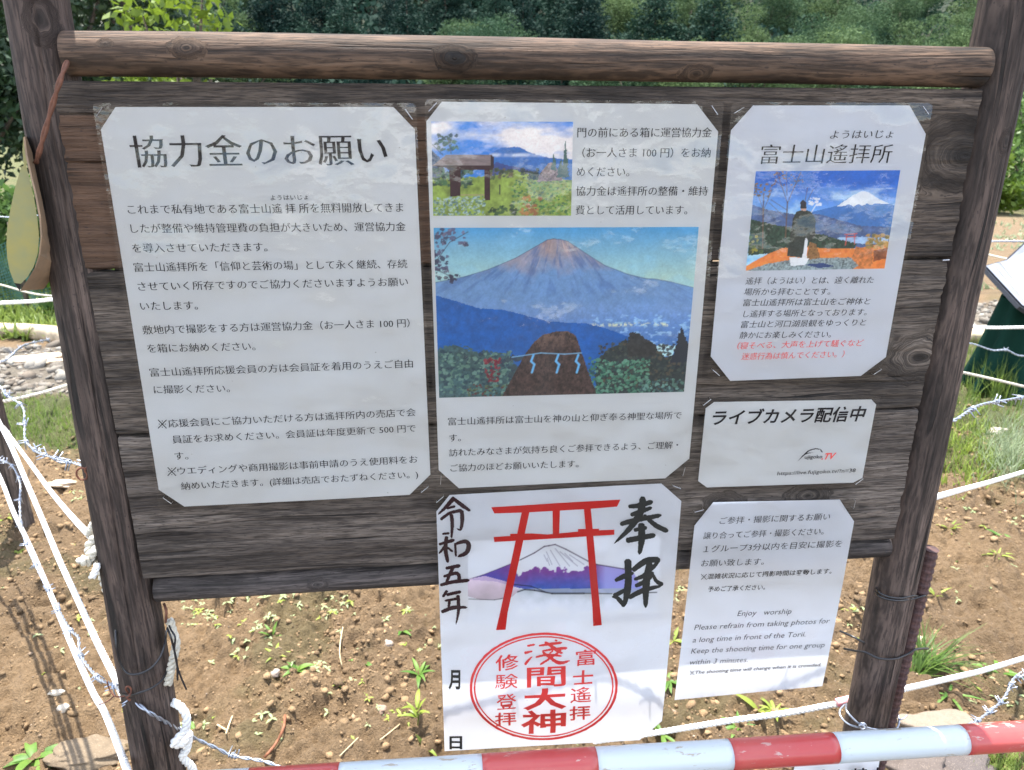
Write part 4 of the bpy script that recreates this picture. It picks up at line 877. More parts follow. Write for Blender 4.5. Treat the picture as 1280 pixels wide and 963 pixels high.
# ------------------------------------------------------------------ clods, pebbles and gravel: crumbs nobody could count
def ico(sub):
    bm = bmesh.new(); bmesh.ops.create_icosphere(bm, subdivisions=sub, radius=1); bm.verts.index_update()
    V = np.array([v.co[:] for v in bm.verts]); F = np.array([[v.index for v in f.verts] for f in bm.faces]); bm.free(); return V, F
def scatter(name, pts, sizes, cols, mat, sub=1, flat=.75, sink=.25, seed=0, **k):
    V0, F0 = ico(sub); n = len(pts); r = np.random.default_rng(seed); m = len(V0)
    pert = 1 + .36 * r.standard_normal((n, m)).clip(-1.6, 1.6) * (.8 if sub == 1 else .45)
    S = np.stack([r.uniform(.75, 1.3, n), r.uniform(.75, 1.3, n), r.uniform(flat - .2, flat + .15, n)], 1)
    P_ = V0[None] * pert[..., None] * S[:, None] * sizes[:, None, None]
    a = r.uniform(0, 6.28, n); ca, sa = np.cos(a), np.sin(a); x = P_[..., 0] * ca[:, None] - P_[..., 1] * sa[:, None]; y = P_[..., 0] * sa[:, None] + P_[..., 1] * ca[:, None]
    t = r.uniform(-.35, .35, n); z = P_[..., 2] + x * t[:, None]
    V = np.stack([x + pts[:, 0:1], y + pts[:, 1:2], z + pts[:, 2:3] + (sizes * (.5 - sink) * flat)[:, None]], -1).reshape(-1, 3)
    F = (F0[None] + (np.arange(n) * m)[:, None, None]).reshape(-1, 3)
    return fast_mesh(name, V, F, mat, colors=np.repeat(cols, m, 0), **k)
def ground_pts(n, x0, x1, y0, y1, seed, dens=None):
    r = np.random.default_rng(seed); x = r.uniform(x0, x1, n); y = y0 + (y1 - y0) * r.random(n) ** 1.2
    if dens is not None: keep = r.random(n) < dens(x, y); x, y = x[keep], y[keep]
    return np.stack([x, y, G + g_height(x, y) + g_relief(x, y)], 1)
M_clod = vcol_mat('soil_clods', 'tint', rough=.95, bump=.003, bscale=250, var=.5, nscale=120)
M_stone = vcol_mat('field_stone', 'tint', rough=.8, bump=.002, bscale=160, var=.45, nscale=60)
gvd = lambda x, y: zones(x, y)[0]
p = ground_pts(62000, -1.7, 2.3, .1, 2.8, 1, lambda x, y: (1 - gvd(x, y)) * np.clip((fbm(x, y, .3, 15, 3) - .3) * 3, .15, 1))
sz = np.clip(.0017 * rng.pareto(2.0, len(p)) + .0020, 0, .0105)
cc = soil * rng.uniform(.45, 1.15, (len(p), 1)) * np.array([1, 1, 1])
scatter('soil_clods', p, sz, cc, M_clod, 1, .8, .32, 3, label='brown crumbs and clods of tilled earth below the signboard', cat='soil clods', kind='stuff')
p = ground_pts(3200, -1.7, 2.3, .1, 2.8, 5, lambda x, y: (1 - gvd(x, y)))
sz = np.clip(.0012 * rng.pareto(2.8, len(p)) + .0018, 0, .007); t3 = rng.random((len(p), 1))
cc = np.array([.26, .20, .145]) * (1 - t3) + np.array([.36, .23, .12]) * t3 * .8 + .03 * t3
scatter('pebbles', p, sz, cc * rng.uniform(.6, 1.25, (len(p), 1)), M_stone, 1, .7, .2, 6, label='pale pebbles strewn over the tilled earth', cat='pebbles', kind='stuff')
p = ground_pts(16000, -4.2, 5.2, 2.2, 4.7, 7, lambda x, y: (gvd(x, y) > .4) * 1.0 + (gvd(x, y) > .02) * .15)
sz = np.clip(.012 * rng.pareto(3.0, len(p)) + .013, 0, .05); t3 = rng.random((len(p), 1))
cc = (np.array([.25, .235, .205]) * t3 + np.array([.13, .105, .08]) * (1 - t3)) * rng.uniform(.75, 1.15, (len(p), 1))
scatter('gravel', p, sz, cc, M_stone, 1, .6, .3, 8, label='pale grey river gravel of the yard beyond the soil bed', cat='gravel', kind='stuff')

def stone(px, py, r, label, seed, flat=.6, colr=(.22, .185, .145), ax=(1, 1), name='stone'):
    c = PGz(px, py); V, F = ico(5 if r > .03 else 3); q = np.random.default_rng(seed)
    f = 1 + .5 * (fbm(V[:, 0] + 5, V[:, 1] + V[:, 2] * 1.3, .9, seed, 3) - .5) * 2 + .07 * (fbm(V[:, 0] * 3 + V[:, 2], V[:, 1] * 3 + 9, .5, seed + 4, 3) - .5)
    V = V * f[:, None] * np.array([r * ax[0], r * ax[1], r * flat]); V[:, 2] = np.where(V[:, 2] > r * flat * .72, r * flat * .72 + (V[:, 2] - r * flat * .72) * .25, V[:, 2])
    V = V + np.array([c.x, c.y, c.z + r * flat * .25])
    return fast_mesh(name, V, F, M_stone, loc=(c.x, c.y, c.z), colors=np.repeat(np.array([colr]), len(V), 0), smooth=True, label=label, cat='stone')
stone(486, 806, .014, 'round grey brown pebble alone on the soil, left of the hanging poster', 1, .8, (.30, .24, .19))
stone(108, 945, .085, 'flat pale stone slab in the soil at the lower left corner', 2, .25, (.15, .112, .072), (.9, .45))
stone(1168, 921, .078, 'large pale boulder beside the foot of the right post', 3, .5, (.20, .16, .12), (1.25, .7))
stone(1150, 968, .05, 'dark stone low under the barrier pole at the right', 4, .7, (.10, .08, .07), (1.2, .8))
stone(1210, 965, .045, 'dark wet looking stone beside the grass under the pole', 14, .7, (.09, .075, .07), (1.3, .8))
stone(75, 606, .04, 'flat tan stone between the ropes at the left', 5, .3, (.45, .36, .26), (1.2, .6))
stone(57, 452, .10, 'large flat brown stone lying on the gravel yard', 6, .35, (.40, .31, .22), (1.3, .8))
stone(1245, 541, .04, 'pale stone in the grass at the right edge', 8, .5, (.5, .42, .36), (1.1, .8))
stone(477, 888, .012, 'small reddish pebble just above the brown root', 9, .8, (.28, .2, .15))
stone(345, 843, .012, 'small grey pebble over a hole left of the sprouts', 10, .8, (.32, .26, .22))
stone(79, 887, .012, 'pale pebble in the rope shadow at lower left', 11, .6, (.44, .38, .3))
stone(70, 866, .013, 'pale flat pebble above another in the rope shadow', 12, .4, (.46, .4, .31), (1.3, .7))
stone(1152, 800, .010, 'tiny tan pebble by the grass tuft', 13, .7, (.42, .34, .25))

# ------------------------------------------------------------------ leaves, weeds, grass
def leaf(mb, base, d, ln, wd, droop=.5, seg=5, fold=.25, up=Vector((0, 0, 1))):
    d = Vector(d).normalized(); side = d.cross(up); side = side.normalized() if side.length > 1e-4 else Vector((1, 0, 0)); nrm = side.cross(d)
    V = []; F = []; p = Vector(base); dd = d.copy()
    for i in range(seg + 1):
        t = i / seg; w_ = wd * math.sin(math.pi * min(.98, .08 + t * .92)) ** .8 * (1 - t * .25)
        V += [p + side * w_ * .5 + nrm * w_ * fold, p.copy(), p - side * w_ * .5 + nrm * w_ * fold]
        dd = (dd + Vector((0, 0, -droop / seg))).normalized(); p = p + dd * (ln / seg)
    for i in range(seg):
        a = i * 3; F += [(a, a + 1, a + 4, a + 3), (a + 1, a + 2, a + 5, a + 4)]
    mb.add(V, F)
def blade(V, F, b, d, ln, wd, droop):
    d = Vector(d).normalized(); s = d.cross(Vector((0, 0, 1))); s = s.normalized() if s.length > 1e-3 else Vector((1, 0, 0)); p = Vector(b); n = len(V)
    for i in range(4):
        w_ = wd * (1 - i / 3.2) * .5; V.append(tuple(p + s * w_)); V.append(tuple(p - s * w_)); d = (d + Vector((0, 0, -droop / 3))).normalized(); p = p + d * ln / 3
    for i in range(3): a = n + i * 2; F.append((a, a + 1, a + 3, a + 2))
M_sprout = leaf_mat('sprout_leaf', (.065, .15, .025), (.14, .23, .04), .35, scale=40)
M_sprout2 = leaf_mat('yellow_sprout_leaf', (.17, .24, .035), (.26, .31, .055), .4, scale=40)
M_seed = leaf_mat('pale_seedling_leaf', (.16, .22, .085), (.26, .31, .15), .3, scale=60)
M_grass = leaf_mat('grass_blade', (.065, .125, .022), (.17, .23, .05), .4, scale=9)
M_grass2 = leaf_mat('grey_grass_blade', (.15, .20, .10), (.24, .29, .17), .3, scale=9)
def weed(px, py, size, n, label, mat=None, wd=.28, lift=.7, seed=0, tall=0, parts=False, cat='weed'):
    size *= 1.35; c = PGz(px, py); r = random.Random(seed + int(px * 3 + py)); base = c + Vector((0, 0, -.003))
    big = parts
    t = empty('weed', base, label, cat) if big else None
    mb = MB()
    if tall:
        V, F = tube([base, base + Vector((r.uniform(-.1, .1) * tall, 0, tall * .6)), base + Vector((r.uniform(-.2, .2) * tall, 0, tall))], .0012, 5); mb.add(V, F)
    a0 = r.uniform(0, 6.28)
    for i in range(n):
        a = a0 + i * 2.4 + r.uniform(-.3, .3); h = tall * r.uniform(.2, 1) if tall else 0
        d = Vector((math.cos(a), math.sin(a), r.uniform(lift * .5, lift * 1.3))); lm = MB() if big else mb
        ln = size * r.uniform(.7, 1.15); leaf(lm, base + Vector((0, 0, h)) + Vector((d.x, d.y, 0)) * .001, d, ln, ln * wd, r.uniform(.4, 1.2))
        if big: lm.build('leaf', mat or M_sprout, t, smooth=True)
    if big:
        if mb.V: mb.build('stem', mat or M_sprout, t, smooth=True)
        return t
    return mb.build('weed', mat or M_sprout, loc=base, smooth=True, label=label, cat=cat)
# larger plants one can point at, each with its own leaves
weed(42, 948, .058, 9, 'broad leaved green weed at the lower left corner', wd=.30, parts=True, seed=1)
weed(84, 944, .058, 3, 'weed with one long arching leaf on the pale slab', wd=.2, parts=True, seed=2, lift=.5)
weed(524, 843, .040, 7, 'bushy green sprout nearest the left edge of the hanging poster', wd=.22, parts=True, seed=3, lift=1.1, cat='sprout')
weed(522, 906, .034, 8, 'tall yellow green weed low beside the hanging poster', M_sprout2, wd=.24, tall=.05, parts=True, seed=4, lift=1.7)
weed(455, 828, .030, 6, 'spreading green sprout in the middle of the soil bed', wd=.3, parts=True, seed=5, cat='sprout')
weed(371, 838, .030, 6, 'dark green sprout with a deep shadow left of centre', wd=.4, parts=True, seed=6, lift=1.0, cat='sprout')
weed(345, 820, .030, 5, 'pale green sprout just left of the dark one', M_sprout2, wd=.22, parts=True, seed=7, lift=1.0, cat='sprout')
weed(502, 788, .028, 6, 'small leafy sprout right of the round pebble', wd=.3, parts=True, seed=8, cat='sprout')
weed(340, 795, .028, 4, 'upright sprout with a tall pointed leaf under the lower rail', wd=.25, parts=True, seed=9, lift=1.3, cat='sprout')
weed(243, 913, .028, 5, 'light green weed at the right side of the left post foot', wd=.3, parts=True, seed=10)
weed(530, 933, .026, 5, 'yellowish sprout just above the pole by the poster corner', M_sprout2, wd=.26, parts=True, seed=11, cat='sprout')
weed(948, 888, .040, 3, 'weed with one broad bright leaf behind the white rope', M_sprout2, wd=.3, parts=True, seed=12, lift=1.2)
weed(968, 890, .032, 10, 'crowded yellow green weed right of the broad leaf', M_sprout2, wd=.22, parts=True, seed=13, lift=.9)
weed(923, 908, .036, 7, 'green weed in front of the white rope', wd=.24, parts=True, seed=14)
weed(828, 918, .04, 7, 'light green weed at the lower right corner of the gate poster', wd=.22, parts=True, seed=15)
weed(834, 850, .034, 6, 'dark green weed in the gap between the two hanging notices', wd=.3, parts=True, seed=16)
weed(842, 800, .032, 5, 'yellow weed in the gap above the dark one', M_sprout2, wd=.3, parts=True, seed=17)
weed(1196, 700, .030, 6, 'blue green weed alone on the soil at the right', wd=.35, parts=True, seed=18)
weed(1249, 670, .030, 7, 'small round leaved weed highest on the bare soil at right', wd=.4, parts=True, seed=19)
weed(1247, 695, .032, 8, 'bright pointed sprout below the round leaved weed', M_sprout2, wd=.2, parts=True, seed=20, lift=1.1, cat='sprout')
weed(1186, 661, .030, 9, 'yellow sprout just right of the right post', M_sprout2, wd=.2, parts=True, seed=21, lift=1.1, cat='sprout')
weed(1170, 745, .05, 4, 'sprout with two long blades above the grass tuft', M_sprout2, wd=.14, parts=True, seed=22, lift=1.0, cat='sprout')
weed(1186, 868, .055, 6, 'low weed with long blades behind the lower white rope', wd=.12, parts=True, seed=23, lift=.5)
weed(1250, 842, .045, 7, 'small weed by the barbed wire at the right edge', wd=.3, parts=True, seed=24)
weed(23, 690, .03, 4, 'bright yellow green sprout in the shadow of the far post', M_sprout2, wd=.4, parts=True, seed=25, cat='sprout')
weed(6, 648, .05, 8, 'tuft like weed behind the far post at the left edge', M_sprout2, wd=.2, parts=True, seed=26)
weed(1133, 955, .035, 3, 'small weed with upright leaves under the barrier pole', wd=.4, parts=True, seed=27, lift=1.4)
# small seedlings: ground cover
r_ = random.Random(5); mb = MB(); mb2 = MB()
def seedling(mbx, x, y, s):
    z = gz(x, y); a = r_.uniform(0, 6.28)
    for i in range(r_.choice((2, 3, 4, 4))):
        a += 1.6 + r_.uniform(-.3, .3); leaf(mbx, (x, y, z), (math.cos(a), math.sin(a), r_.uniform(.15, .8)), s * r_.uniform(.8, 1.3), s * .55, .6, 2)
for cx, cy, n, sp in ((300, 755, 26, 26), (250, 770, 20, 22), (385, 760, 22, 22), (320, 788, 18, 20), (425, 755, 12, 15), (280, 810, 12, 20), (400, 835, 12, 12), (505, 760, 8, 12), (535, 800, 8, 12), (225, 745, 20, 24), (240, 900, 6, 14), (495, 890, 8, 16), (435, 860, 8, 24), (360, 905, 8, 30), (1190, 640, 12, 20), (1250, 650, 14, 26), (1215, 730, 8, 40), (1100, 790, 10, 26), (1060, 760, 8, 16), (1120, 760, 8, 20), (130, 780, 8, 40), (90, 830, 8, 30), (85, 620, 10, 18), (850, 745, 10, 12), (852, 700, 8, 8), (190, 700, 6, 10), (1250, 870, 10, 26)):
    for i in range(n):
        p = PG(cx + r_.gauss(0, sp), cy + r_.gauss(0, sp * .45)); seedling(mb if r_.random() < .7 else mb2, p.x, p.y, r_.uniform(.008, .017))
for i in range(420):
    x = r_.uniform(-1.6, 2.2); y = .15 + 2.2 * r_.random(); seedling(mb if r_.random() < .7 else mb2, x, y, r_.uniform(.003, .0085))
mb.build('seedlings', M_seed, smooth=True, label='tiny pale green seedlings scattered over the tilled soil', cat='seedlings', kind='stuff')
mb2.build('seedlings', M_sprout2, smooth=True, label='tiny yellow green seedlings scattered over the tilled soil', cat='seedlings', kind='stuff')
# grass tuft behind the rebar
c = PGz(1150, 838); V = []; F = []; q = random.Random(9)
for i in range(95):
    a = q.uniform(-1.2, 1.9); sp = q.uniform(.2, 1.0); blade(V, F, c + Vector((q.uniform(-.03, .03), q.uniform(-.02, .02), 0)), (math.cos(a) * sp, math.sin(a) * sp * .8, 1), q.uniform(.09, .19), q.uniform(.003, .0055), q.uniform(.6, 1.7))
mk('grass_tuft', V, F, M_grass, loc=c, smooth=True, label='bright green grass tuft growing behind the rusty bar', cat='grass tuft')
def grass(name, pts, ln, mat, label, seed, wd=.004, n=3, lean=.5):
    q = random.Random(seed); V = []; F = []
    for (x, y, z) in pts:
        for k in range(n):
            a = q.uniform(0, 6.28); s = q.uniform(.1, 1) * lean; blade(V, F, (x + q.uniform(-.02, .02), y + q.uniform(-.02, .02), z - .003), (math.cos(a) * s, math.sin(a) * s, 1), ln * q.uniform(.4, 1.2), wd * q.uniform(.7, 1.4), q.uniform(.2, 1.2))
    return mk(name, V, F, mat, label=label, cat='grass', kind='stuff')
gd = lambda x, y: zones(x, y)[1]
p = ground_pts(9000, -3.2, -.6, 1.7, 3.6, 21, lambda x, y: gd(x, y) ** 1.5 * .8); grass('grass', p, .06, M_grass, 'short green grass between the soil bed and the gravel at left', 1)
p = ground_pts(9000, .9, 3.6, 1.2, 3.6, 22, lambda x, y: gd(x, y) ** 1.3 * .6); grass('grass', p, .08, M_grass, 'green grass growing beyond the right post', 2)
p = np.array([(*PGz(1258 + q.gauss(0, 16), 572 + q.gauss(0, 18)),) for _ in range(110)]); grass('grass', p, .17, M_grass2, 'pale grey green wispy grass at the right edge', 3, .0028, 5, .8)
p = np.array([(*PGz(1205 + q.gauss(0, 20), 565 + q.gauss(0, 26)),) for _ in range(120)]); grass('grass', p, .08, M_sprout2, 'yellow green grass patch right of the post', 4, .005, 4, .7)
p = np.array([(*PGz(1255 + q.gauss(0, 20), 492 + q.gauss(0, 6)),) for _ in range(120)]); grass('grass', p, .2, M_grass, 'tall grass at the foot of the draped panel', 5, .006, 4, .5)
p = np.array([(*PG(1262 + q.gauss(0, 20), 972 + q.gauss(0, 12)),) for _ in range(240)]); grass('grass', p, .035, M_grass, 'bright short grass under the pole at the lower right corner', 6, .003, 4, .8)
p = ground_pts(5000, 2.5, 14, 4.6, 14, 24, lambda x, y: fbm(x, y, .8, 25, 3) > .5); grass('grass', p, .07, M_grass2, 'patchy dry weeds over the bare field beyond the right post', 8, .02, 3, .9)
p = ground_pts(5000, -4.6, -1.6, 3.8, 6.0, 23); grass('grass', p, .12, M_grass, 'green weeds beyond the log at the left', 7, .02, 3, .9)
# straw and roots on the soil
def rod(name, pts, r, mat, label, cat, lift=.006):
    pp = [PGz(x, y) + Vector((0, 0, lift)) for x, y in pts]; V, F = tube(resample(pp, .008), r, 7); return mk(name, V, F, mat, loc=pp[0], smooth=True, label=label, cat=cat)
M_straw = simple('dry_straw', (.55, .44, .26), .7, .2, 80)
M_root = simple('brown_root', (.26, .095, .04), .7, .3, 120)
rod('root', [(357, 900), (355, 916), (347, 933), (338, 945), (331, 953)], .0032, M_root, 'curved reddish brown root lying on the soil above the pole', 'root', .012)
rod('straw', [(429, 788), (426, 805), (425, 822), (428, 838)], .0016, M_straw, 'pale bent straw standing on the soil at centre', 'straw', .01)
rod('straw', [(448, 925), (440, 933), (425, 948)], .0012, M_straw, 'thin straw near the pole left of the weeds', 'straw')
rod('straw', [(500, 908), (488, 918), (475, 928)], .0012, M_straw, 'thin straw slanting left of the tall weed', 'straw')
rod('straw', [(291, 898), (287, 908), (283, 920)], .0018, M_straw, 'short pale stalk beside the left post foot', 'straw')
rod('straw', [(272, 909), (284, 916)], .0022, M_straw, 'stubby pale straw near the barbed wire', 'straw')

# ------------------------------------------------------------------ ropes and wires
def rope(name, pts, r, mat, label, pitch=None, parent=None, cat='rope', step=None, **k):
    pitch = pitch or r * 4.6; step = step or pitch / 9
    path = resample(pts, step); path = [p for i, p in enumerate(path) if i == 0 or (p - path[i - 1]).length > step * .2]
    T, Nn = frames(path); s = 0; S = [0]
    for i in range(1, len(path)): s += (path[i] - path[i - 1]).length; S.append(s)
    root = parent or empty(name, path[0], label, cat)
    for q_ in range(3):
        pp = [p + (n * math.cos(2 * math.pi * (ss / pitch + q_ / 3)) + t.cross(n) * math.sin(2 * math.pi * (ss / pitch + q_ / 3))) * r * .50 for p, t, n, ss in zip(path, T, Nn, S)]
        V, F = tube(pp, r * .56, 7); mk('strand', V, F, mat, root, smooth=True)
    return root
def barbed(pts, label, seed=1, gap=.085, first=.03, wr=.00125):
    path = resample(pts, .0035); T, Nn = frames(path); s = 0; S = [0]
    for i in range(1, len(path)): s += (path[i] - path[i - 1]).length; S.append(s)
    root = empty('barbed_wire', path[0], label, 'barbed wire')
    for q_ in range(2):
        pp = [p + (n * math.cos(2 * math.pi * (ss / .034 + q_ / 2)) + t.cross(n) * math.sin(2 * math.pi * (ss / .034 + q_ / 2))) * wr * 1.05 for p, t, n, ss in zip(path, T, Nn, S)]
        V, F = tube(pp, wr, 6); mk('strand', V, F, M_zinc, root, smooth=True)
    r = random.Random(seed); nx_ = first
    for i, ss in enumerate(S):
        if ss >= nx_ and 2 < i < len(S) - 3:
            nx_ += gap * r.uniform(.85, 1.15); p, t, n = path[i], T[i], Nn[i]; b_ = t.cross(n); mb_ = MB(); a0 = r.uniform(0, 6.28)
            for w_ in (0, 1):
                off = (w_ - .5) * .006; turns = 1.6; e = []
                for j in range(17):
                    a = a0 + w_ * 1.6 + turns * 2 * math.pi * j / 16; e.append(p + t * (off + (j / 16 - .5) * .006) + (n * math.cos(a) + b_ * math.sin(a)) * wr * 2.6)
                d0 = (e[0] - e[1]).normalized(); d1 = (e[-1] - e[-2]).normalized(); e = [e[0] + d0 * .011 + t * .002] + e + [e[-1] + d1 * .011 - t * .002]
                V, F = tube(e, .0009, 5); mb_.add(V, F)
            mb_.build('barb', M_zinc, root, smooth=True)
    return root
Q = lambda l: [P(x, y, d) for x, y, d in l]
rope('rope', Q([(-60, 470, 1.30), (0, 530, 1.12), (15, 549, 1.0), (42, 585, .80), (60, 610, .62), (82, 637, .42), (100, 657, .22), (114, 671, .075)]), .0042, M_rope, 'upper white rope running from the left edge to the knot on the left post', pitch=.03)
rope('rope', Q([(-30, 470, 1.25), (0, 530, 1.02), (15, 560, .90), (30, 595, .78), (52, 647, .62), (75, 702, .48), (95, 745, .38), (120, 800, .25), (141, 842, .17), (160, 884, .09), (172, 925, .035), (186, 945, .07)]), .0049, M_rope, 'thick white twisted rope passing behind the foot of the left post')
rope('rope', Q([(-30, 540, 1.2), (0, 597, 1.0), (17, 640, .86), (37, 682, .72), (60, 735, .56), (87, 800, .36), (115, 863, .20), (131, 891, .13), (150, 938, .03), (160, 965, -.03), (180, 1010, -.12)]), .0046, M_rope, 'white twisted rope leftmost of the three, beside the barbed wire')
barbed(Q([(-30, 455, .62), (0, 483, .60), (8, 494, .56), (28, 508, .50), (31, 530, .44), (32, 550, .38), (45, 564, .30), (60, 570, .23), (80, 576, .15), (105, 581, .07), (122, 585, .015)]), 'upper barbed wire ending at the rusty loop on the left post', 2, .075, .03, .0010)
barbed(Q([(-20, 560, 1.4), (0, 575, 1.2), (15, 582, 1.05), (25, 603, .93), (25, 625, .86), (26, 652, .78), (32, 678, .70), (40, 697, .63), (52, 722, .55), (67, 751, .46), (87, 786, .34), (98, 797, .29), (101, 819, .24), (122, 847, .15), (141, 856, .09), (159, 870, .012), (187, 891, -.012), (220, 910, .02), (241, 922, .05), (272, 936, .06), (291, 945, .06), (340, 955, .05), (400, 985, .03)]), 'long barbed wire crossing in front of the foot of the left post', 4, .105, .05)
# the wire runs on behind the board and throws its shadow through the gate poster
barbed([P(170, 583, .075), Vector((-.30, .09, -.20)), Vector((-.02, .075, -.195)), Vector((.05, .064, -.235)), Vector((.11, .060, -.292)), Vector((.16, .062, -.33)), Vector((.30, .07, -.25)), P(1150, 540, .06), P(1192, 526, .07), P(1210, 515, .11), P(1228, 506, .16), P(1262, 500, .24), P(1300, 492, .34)],
       'barbed wire running behind the board and out past the right post', 6, .115, .085)
# wire with the rusty loop
pth = [P(112, 583, .01), P(108, 586, -.0), P(101, 585, -.0), P(96, 589, 0), P(96, 595, 0), P(101, 600, 0), P(107, 599, 0), P(109, 594, 0), P(106, 588, 0), P(110, 582, .0), P(113, 573, .005), P(122, 580, .0)]
V, F = tube(resample(pth, .002), .0011, 6); mk('wire_loop', V, F, M_rust, loc=pth[0], smooth=True, label='rusty wire loop at the left edge of the left post', cat='wire loop')
# right side
rope('rope', Q([(1150, 628, .045), (1168, 622, .1), (1200, 613, .25), (1240, 602, .45), (1280, 590, .7), (1330, 575, 1.0)]), .0044, M_rope, 'white twisted rope leaving the right post at mid height')
rope('rope', Q([(742, 927, .16), (808, 918, .14), (870, 908, .115), (920, 900, .10), (980, 892, .08), (1035, 882, .07), (1060, 878, .065), (1128, 862, .08), (1180, 850, .15), (1230, 838, .24), (1280, 823, .36), (1330, 808, .5)]), .0046, M_rope, 'low white rope behind the hanging notices and the right post')
barbed(Q([(1300, 835, .30), (1280, 845, .25), (1268, 848, .22), (1258, 868, .18), (1248, 881, .15), (1221, 902, .09), (1208, 910, .06), (1180, 935, .0)]), 'short barbed wire dropping at the right edge behind the pole', 8, .06, .03)
# knots of rope on the left post
def knot(pts, r, mat, label, name='rope_knot', cat='rope knot'): return rope(name, Q(pts), r, mat, label, cat=cat)
knot([(112, 668, .07), (118, 656, .05), (124, 645, .04), (130, 650, .03), (127, 664, .02), (118, 674, .02), (112, 684, .02), (115, 697, .02), (124, 690, .035), (128, 676, .05), (122, 662, .06), (132, 668, .04), (124, 684, .015), (113, 694, .01), (112, 702, .01), (103, 701, .0), (101, 698, 0)], .0058, M_rope_old, 'grey white rope knot tied round the left post above the wires')
rope('rope_end', Q([(122, 690, .03), (126, 706, .03), (130, 720, .04), (138, 745, .05)]), .0070, M_rope_old, 'frayed tan rope end hanging under the knot on the left post', cat='rope end')
rope('rope_end', Q([(122, 706, .0), (119, 714, 0), (115, 722, 0)]), .0040, M_rope, 'short cut rope end with a taped tip below the knot', cat='rope end')
knot([(212, 775, .02), (216, 790, .018), (220, 805, .014), (217, 822, .010), (213, 840, .010), (210, 855, .012)], .0054, M_rope_old, 'white rope length on the right side of the left post under the rail')
knot([(216, 878, .02), (226, 884, .012), (233, 896, .010), (232, 912, .010), (224, 921, .006), (217, 930, .002), (228, 930, .01), (236, 918, .02), (233, 938, .02), (226, 945, .02), (240, 960, .03), (242, 975, .04)], .0052, M_rope, 'white rope coils at the right side of the left post foot')
# dark tie wires round the posts
def tie(pts, r, mat, label, name='tie_wire', cat='tie wire'):
    V, F = tube(resample(Q(pts), .003), r, 6); return mk(name, V, F, mat, loc=Q(pts[:1])[0], smooth=True, label=label, cat=cat)
tie([(150, 770, .02), (145, 785, .0), (145, 805, -.012), (149, 826, -.014), (158, 841, -.016), (172, 843, -.02), (188, 836, -.02), (200, 822, -.012), (206, 805, .0), (208, 790, .02), (211, 782, .03)], .0014, M_blackwire, 'upper loose loop of dark wire round the left post')
tie([(152, 868, .0), (162, 870, -.014), (175, 866, -.02), (190, 860, -.018), (203, 850, -.008), (208, 840, .01)], .0014, M_blackwire, 'lower dark tie wire round the left post at the barbed wire')
tie([(210, 778, .02), (214, 788, .008), (219, 797, .0), (218, 812, .0), (221, 830, .0), (226, 846, .0), (233, 862, .0)], .0012, M_blackwire, 'dark wire tail hanging right of the left post')
tie([(209, 785, .01), (213, 795, .0), (217, 810, -.0), (221, 828, 0), (222, 850, 0)], .0013, M_blackwire, 'second dark wire tail beside the first')
tie([(162, 868, -.01), (152, 871, -.008), (143, 870, -.005), (136, 860, 0), (134, 852, 0)], .0009, M_rust, 'twisted rusty wire end left of the left post')
tie([(143, 870, -.005), (134, 877, .0), (124, 881, .0)], .0008, M_rust, 'thin rusty wire whisker by the ropes')
tie([(160, 866, -.012), (157, 861, -.018), (160, 858, -.02), (164, 862, -.018), (162, 870, -.02), (158, 872, -.02), (163, 876, -.02)], .0011, M_rust, 'small rusty wire twist on the left post')
tie([(205, 755, .02), (208, 765, .01), (207, 778, .015)], .0016, M_cord, 'short pinkish brown cord under the rail end')
# right post: rebar, ties, pale wires
rb0, rb1 = P(1109, 912, .018), P(1164, 686, .014); d = (rb0 - rb1); bot = rb1 + d * ((G - .1 - rb1.z) / d.z)
path = resample([bot, rb1], .0022)
V, F = tube(path, .0086, 14, True, lambda i, a: 1 + .13 * (1 if (i % 5) in (0, 1) else 0) + .05 * math.sin(a * 2)); rb = mk('iron_bar', V, F, M_rebar, loc=bot, smooth=False, label='rusty ribbed iron bar standing against the right post', cat='iron bar')
for k_, (z0, lab) in enumerate((((736, 745), 'upper black wire binding the iron bar to the right post'), ((736, 748), None))):
    pass
tie([(1094, 738, .03), (1097, 744, .0), (1105, 748, -.008), (1122, 751, -.010), (1140, 749, .0), (1156, 745, .004), (1157, 750, .02)], .0016, M_blackwire, 'upper black wire binding the iron bar to the right post')
tie([(1095, 733, .03), (1098, 740, .0), (1110, 746, -.009), (1126, 748, -.008), (1142, 745, .0), (1158, 748, .012)], .0015, M_blackwire, 'second turn of the upper black binding wire')
tie([(1050, 789, .05), (1066, 796, .03), (1081, 804, .02)], .0016, M_blackwire, 'short black wire end sticking out left of the right post')
tie([(1055, 811, .03), (1070, 814, .01), (1083, 816, -.004), (1098, 823, -.010), (1118, 824, -.008), (1134, 818, .0), (1145, 812, .006), (1160, 811, .02)], .0016, M_blackwire, 'lower black wire binding with a long tail left of the post')
tie([(1056, 881, .02), (1050, 888, .01), (1051, 896, .0), (1060, 905, -.01), (1075, 910, -.014), (1092, 913, -.01)], .0014, M_zinc, 'outer pale wire looped round the foot of the right post')
tie([(1058, 880, .02), (1058, 888, .0), (1065, 897, -.01), (1077, 907, -.014), (1095, 912, -.012), (1108, 912, -.004)], .0014, M_zinc, 'inner pale wire looped round the foot of the right post')
tie([(1074, 905, -.015), (1080, 904, -.018), (1083, 909, -.018), (1077, 912, -.018), (1074, 907, -.018), (1081, 906, -.02)], .0012, M_zinc, 'pale wire knot at the foot of the right post')
tie([(1122, 893, .02), (1124, 903, .01), (1120, 912, .005), (1113, 914, .0)], .0015, M_zinc, 'short pale wire right of the iron bar foot')
tie([(1124, 900, .01), (1130, 898, .01), (1134, 894, .012)], .0010, M_zinc, 'thin pale wire tip above the boulder')
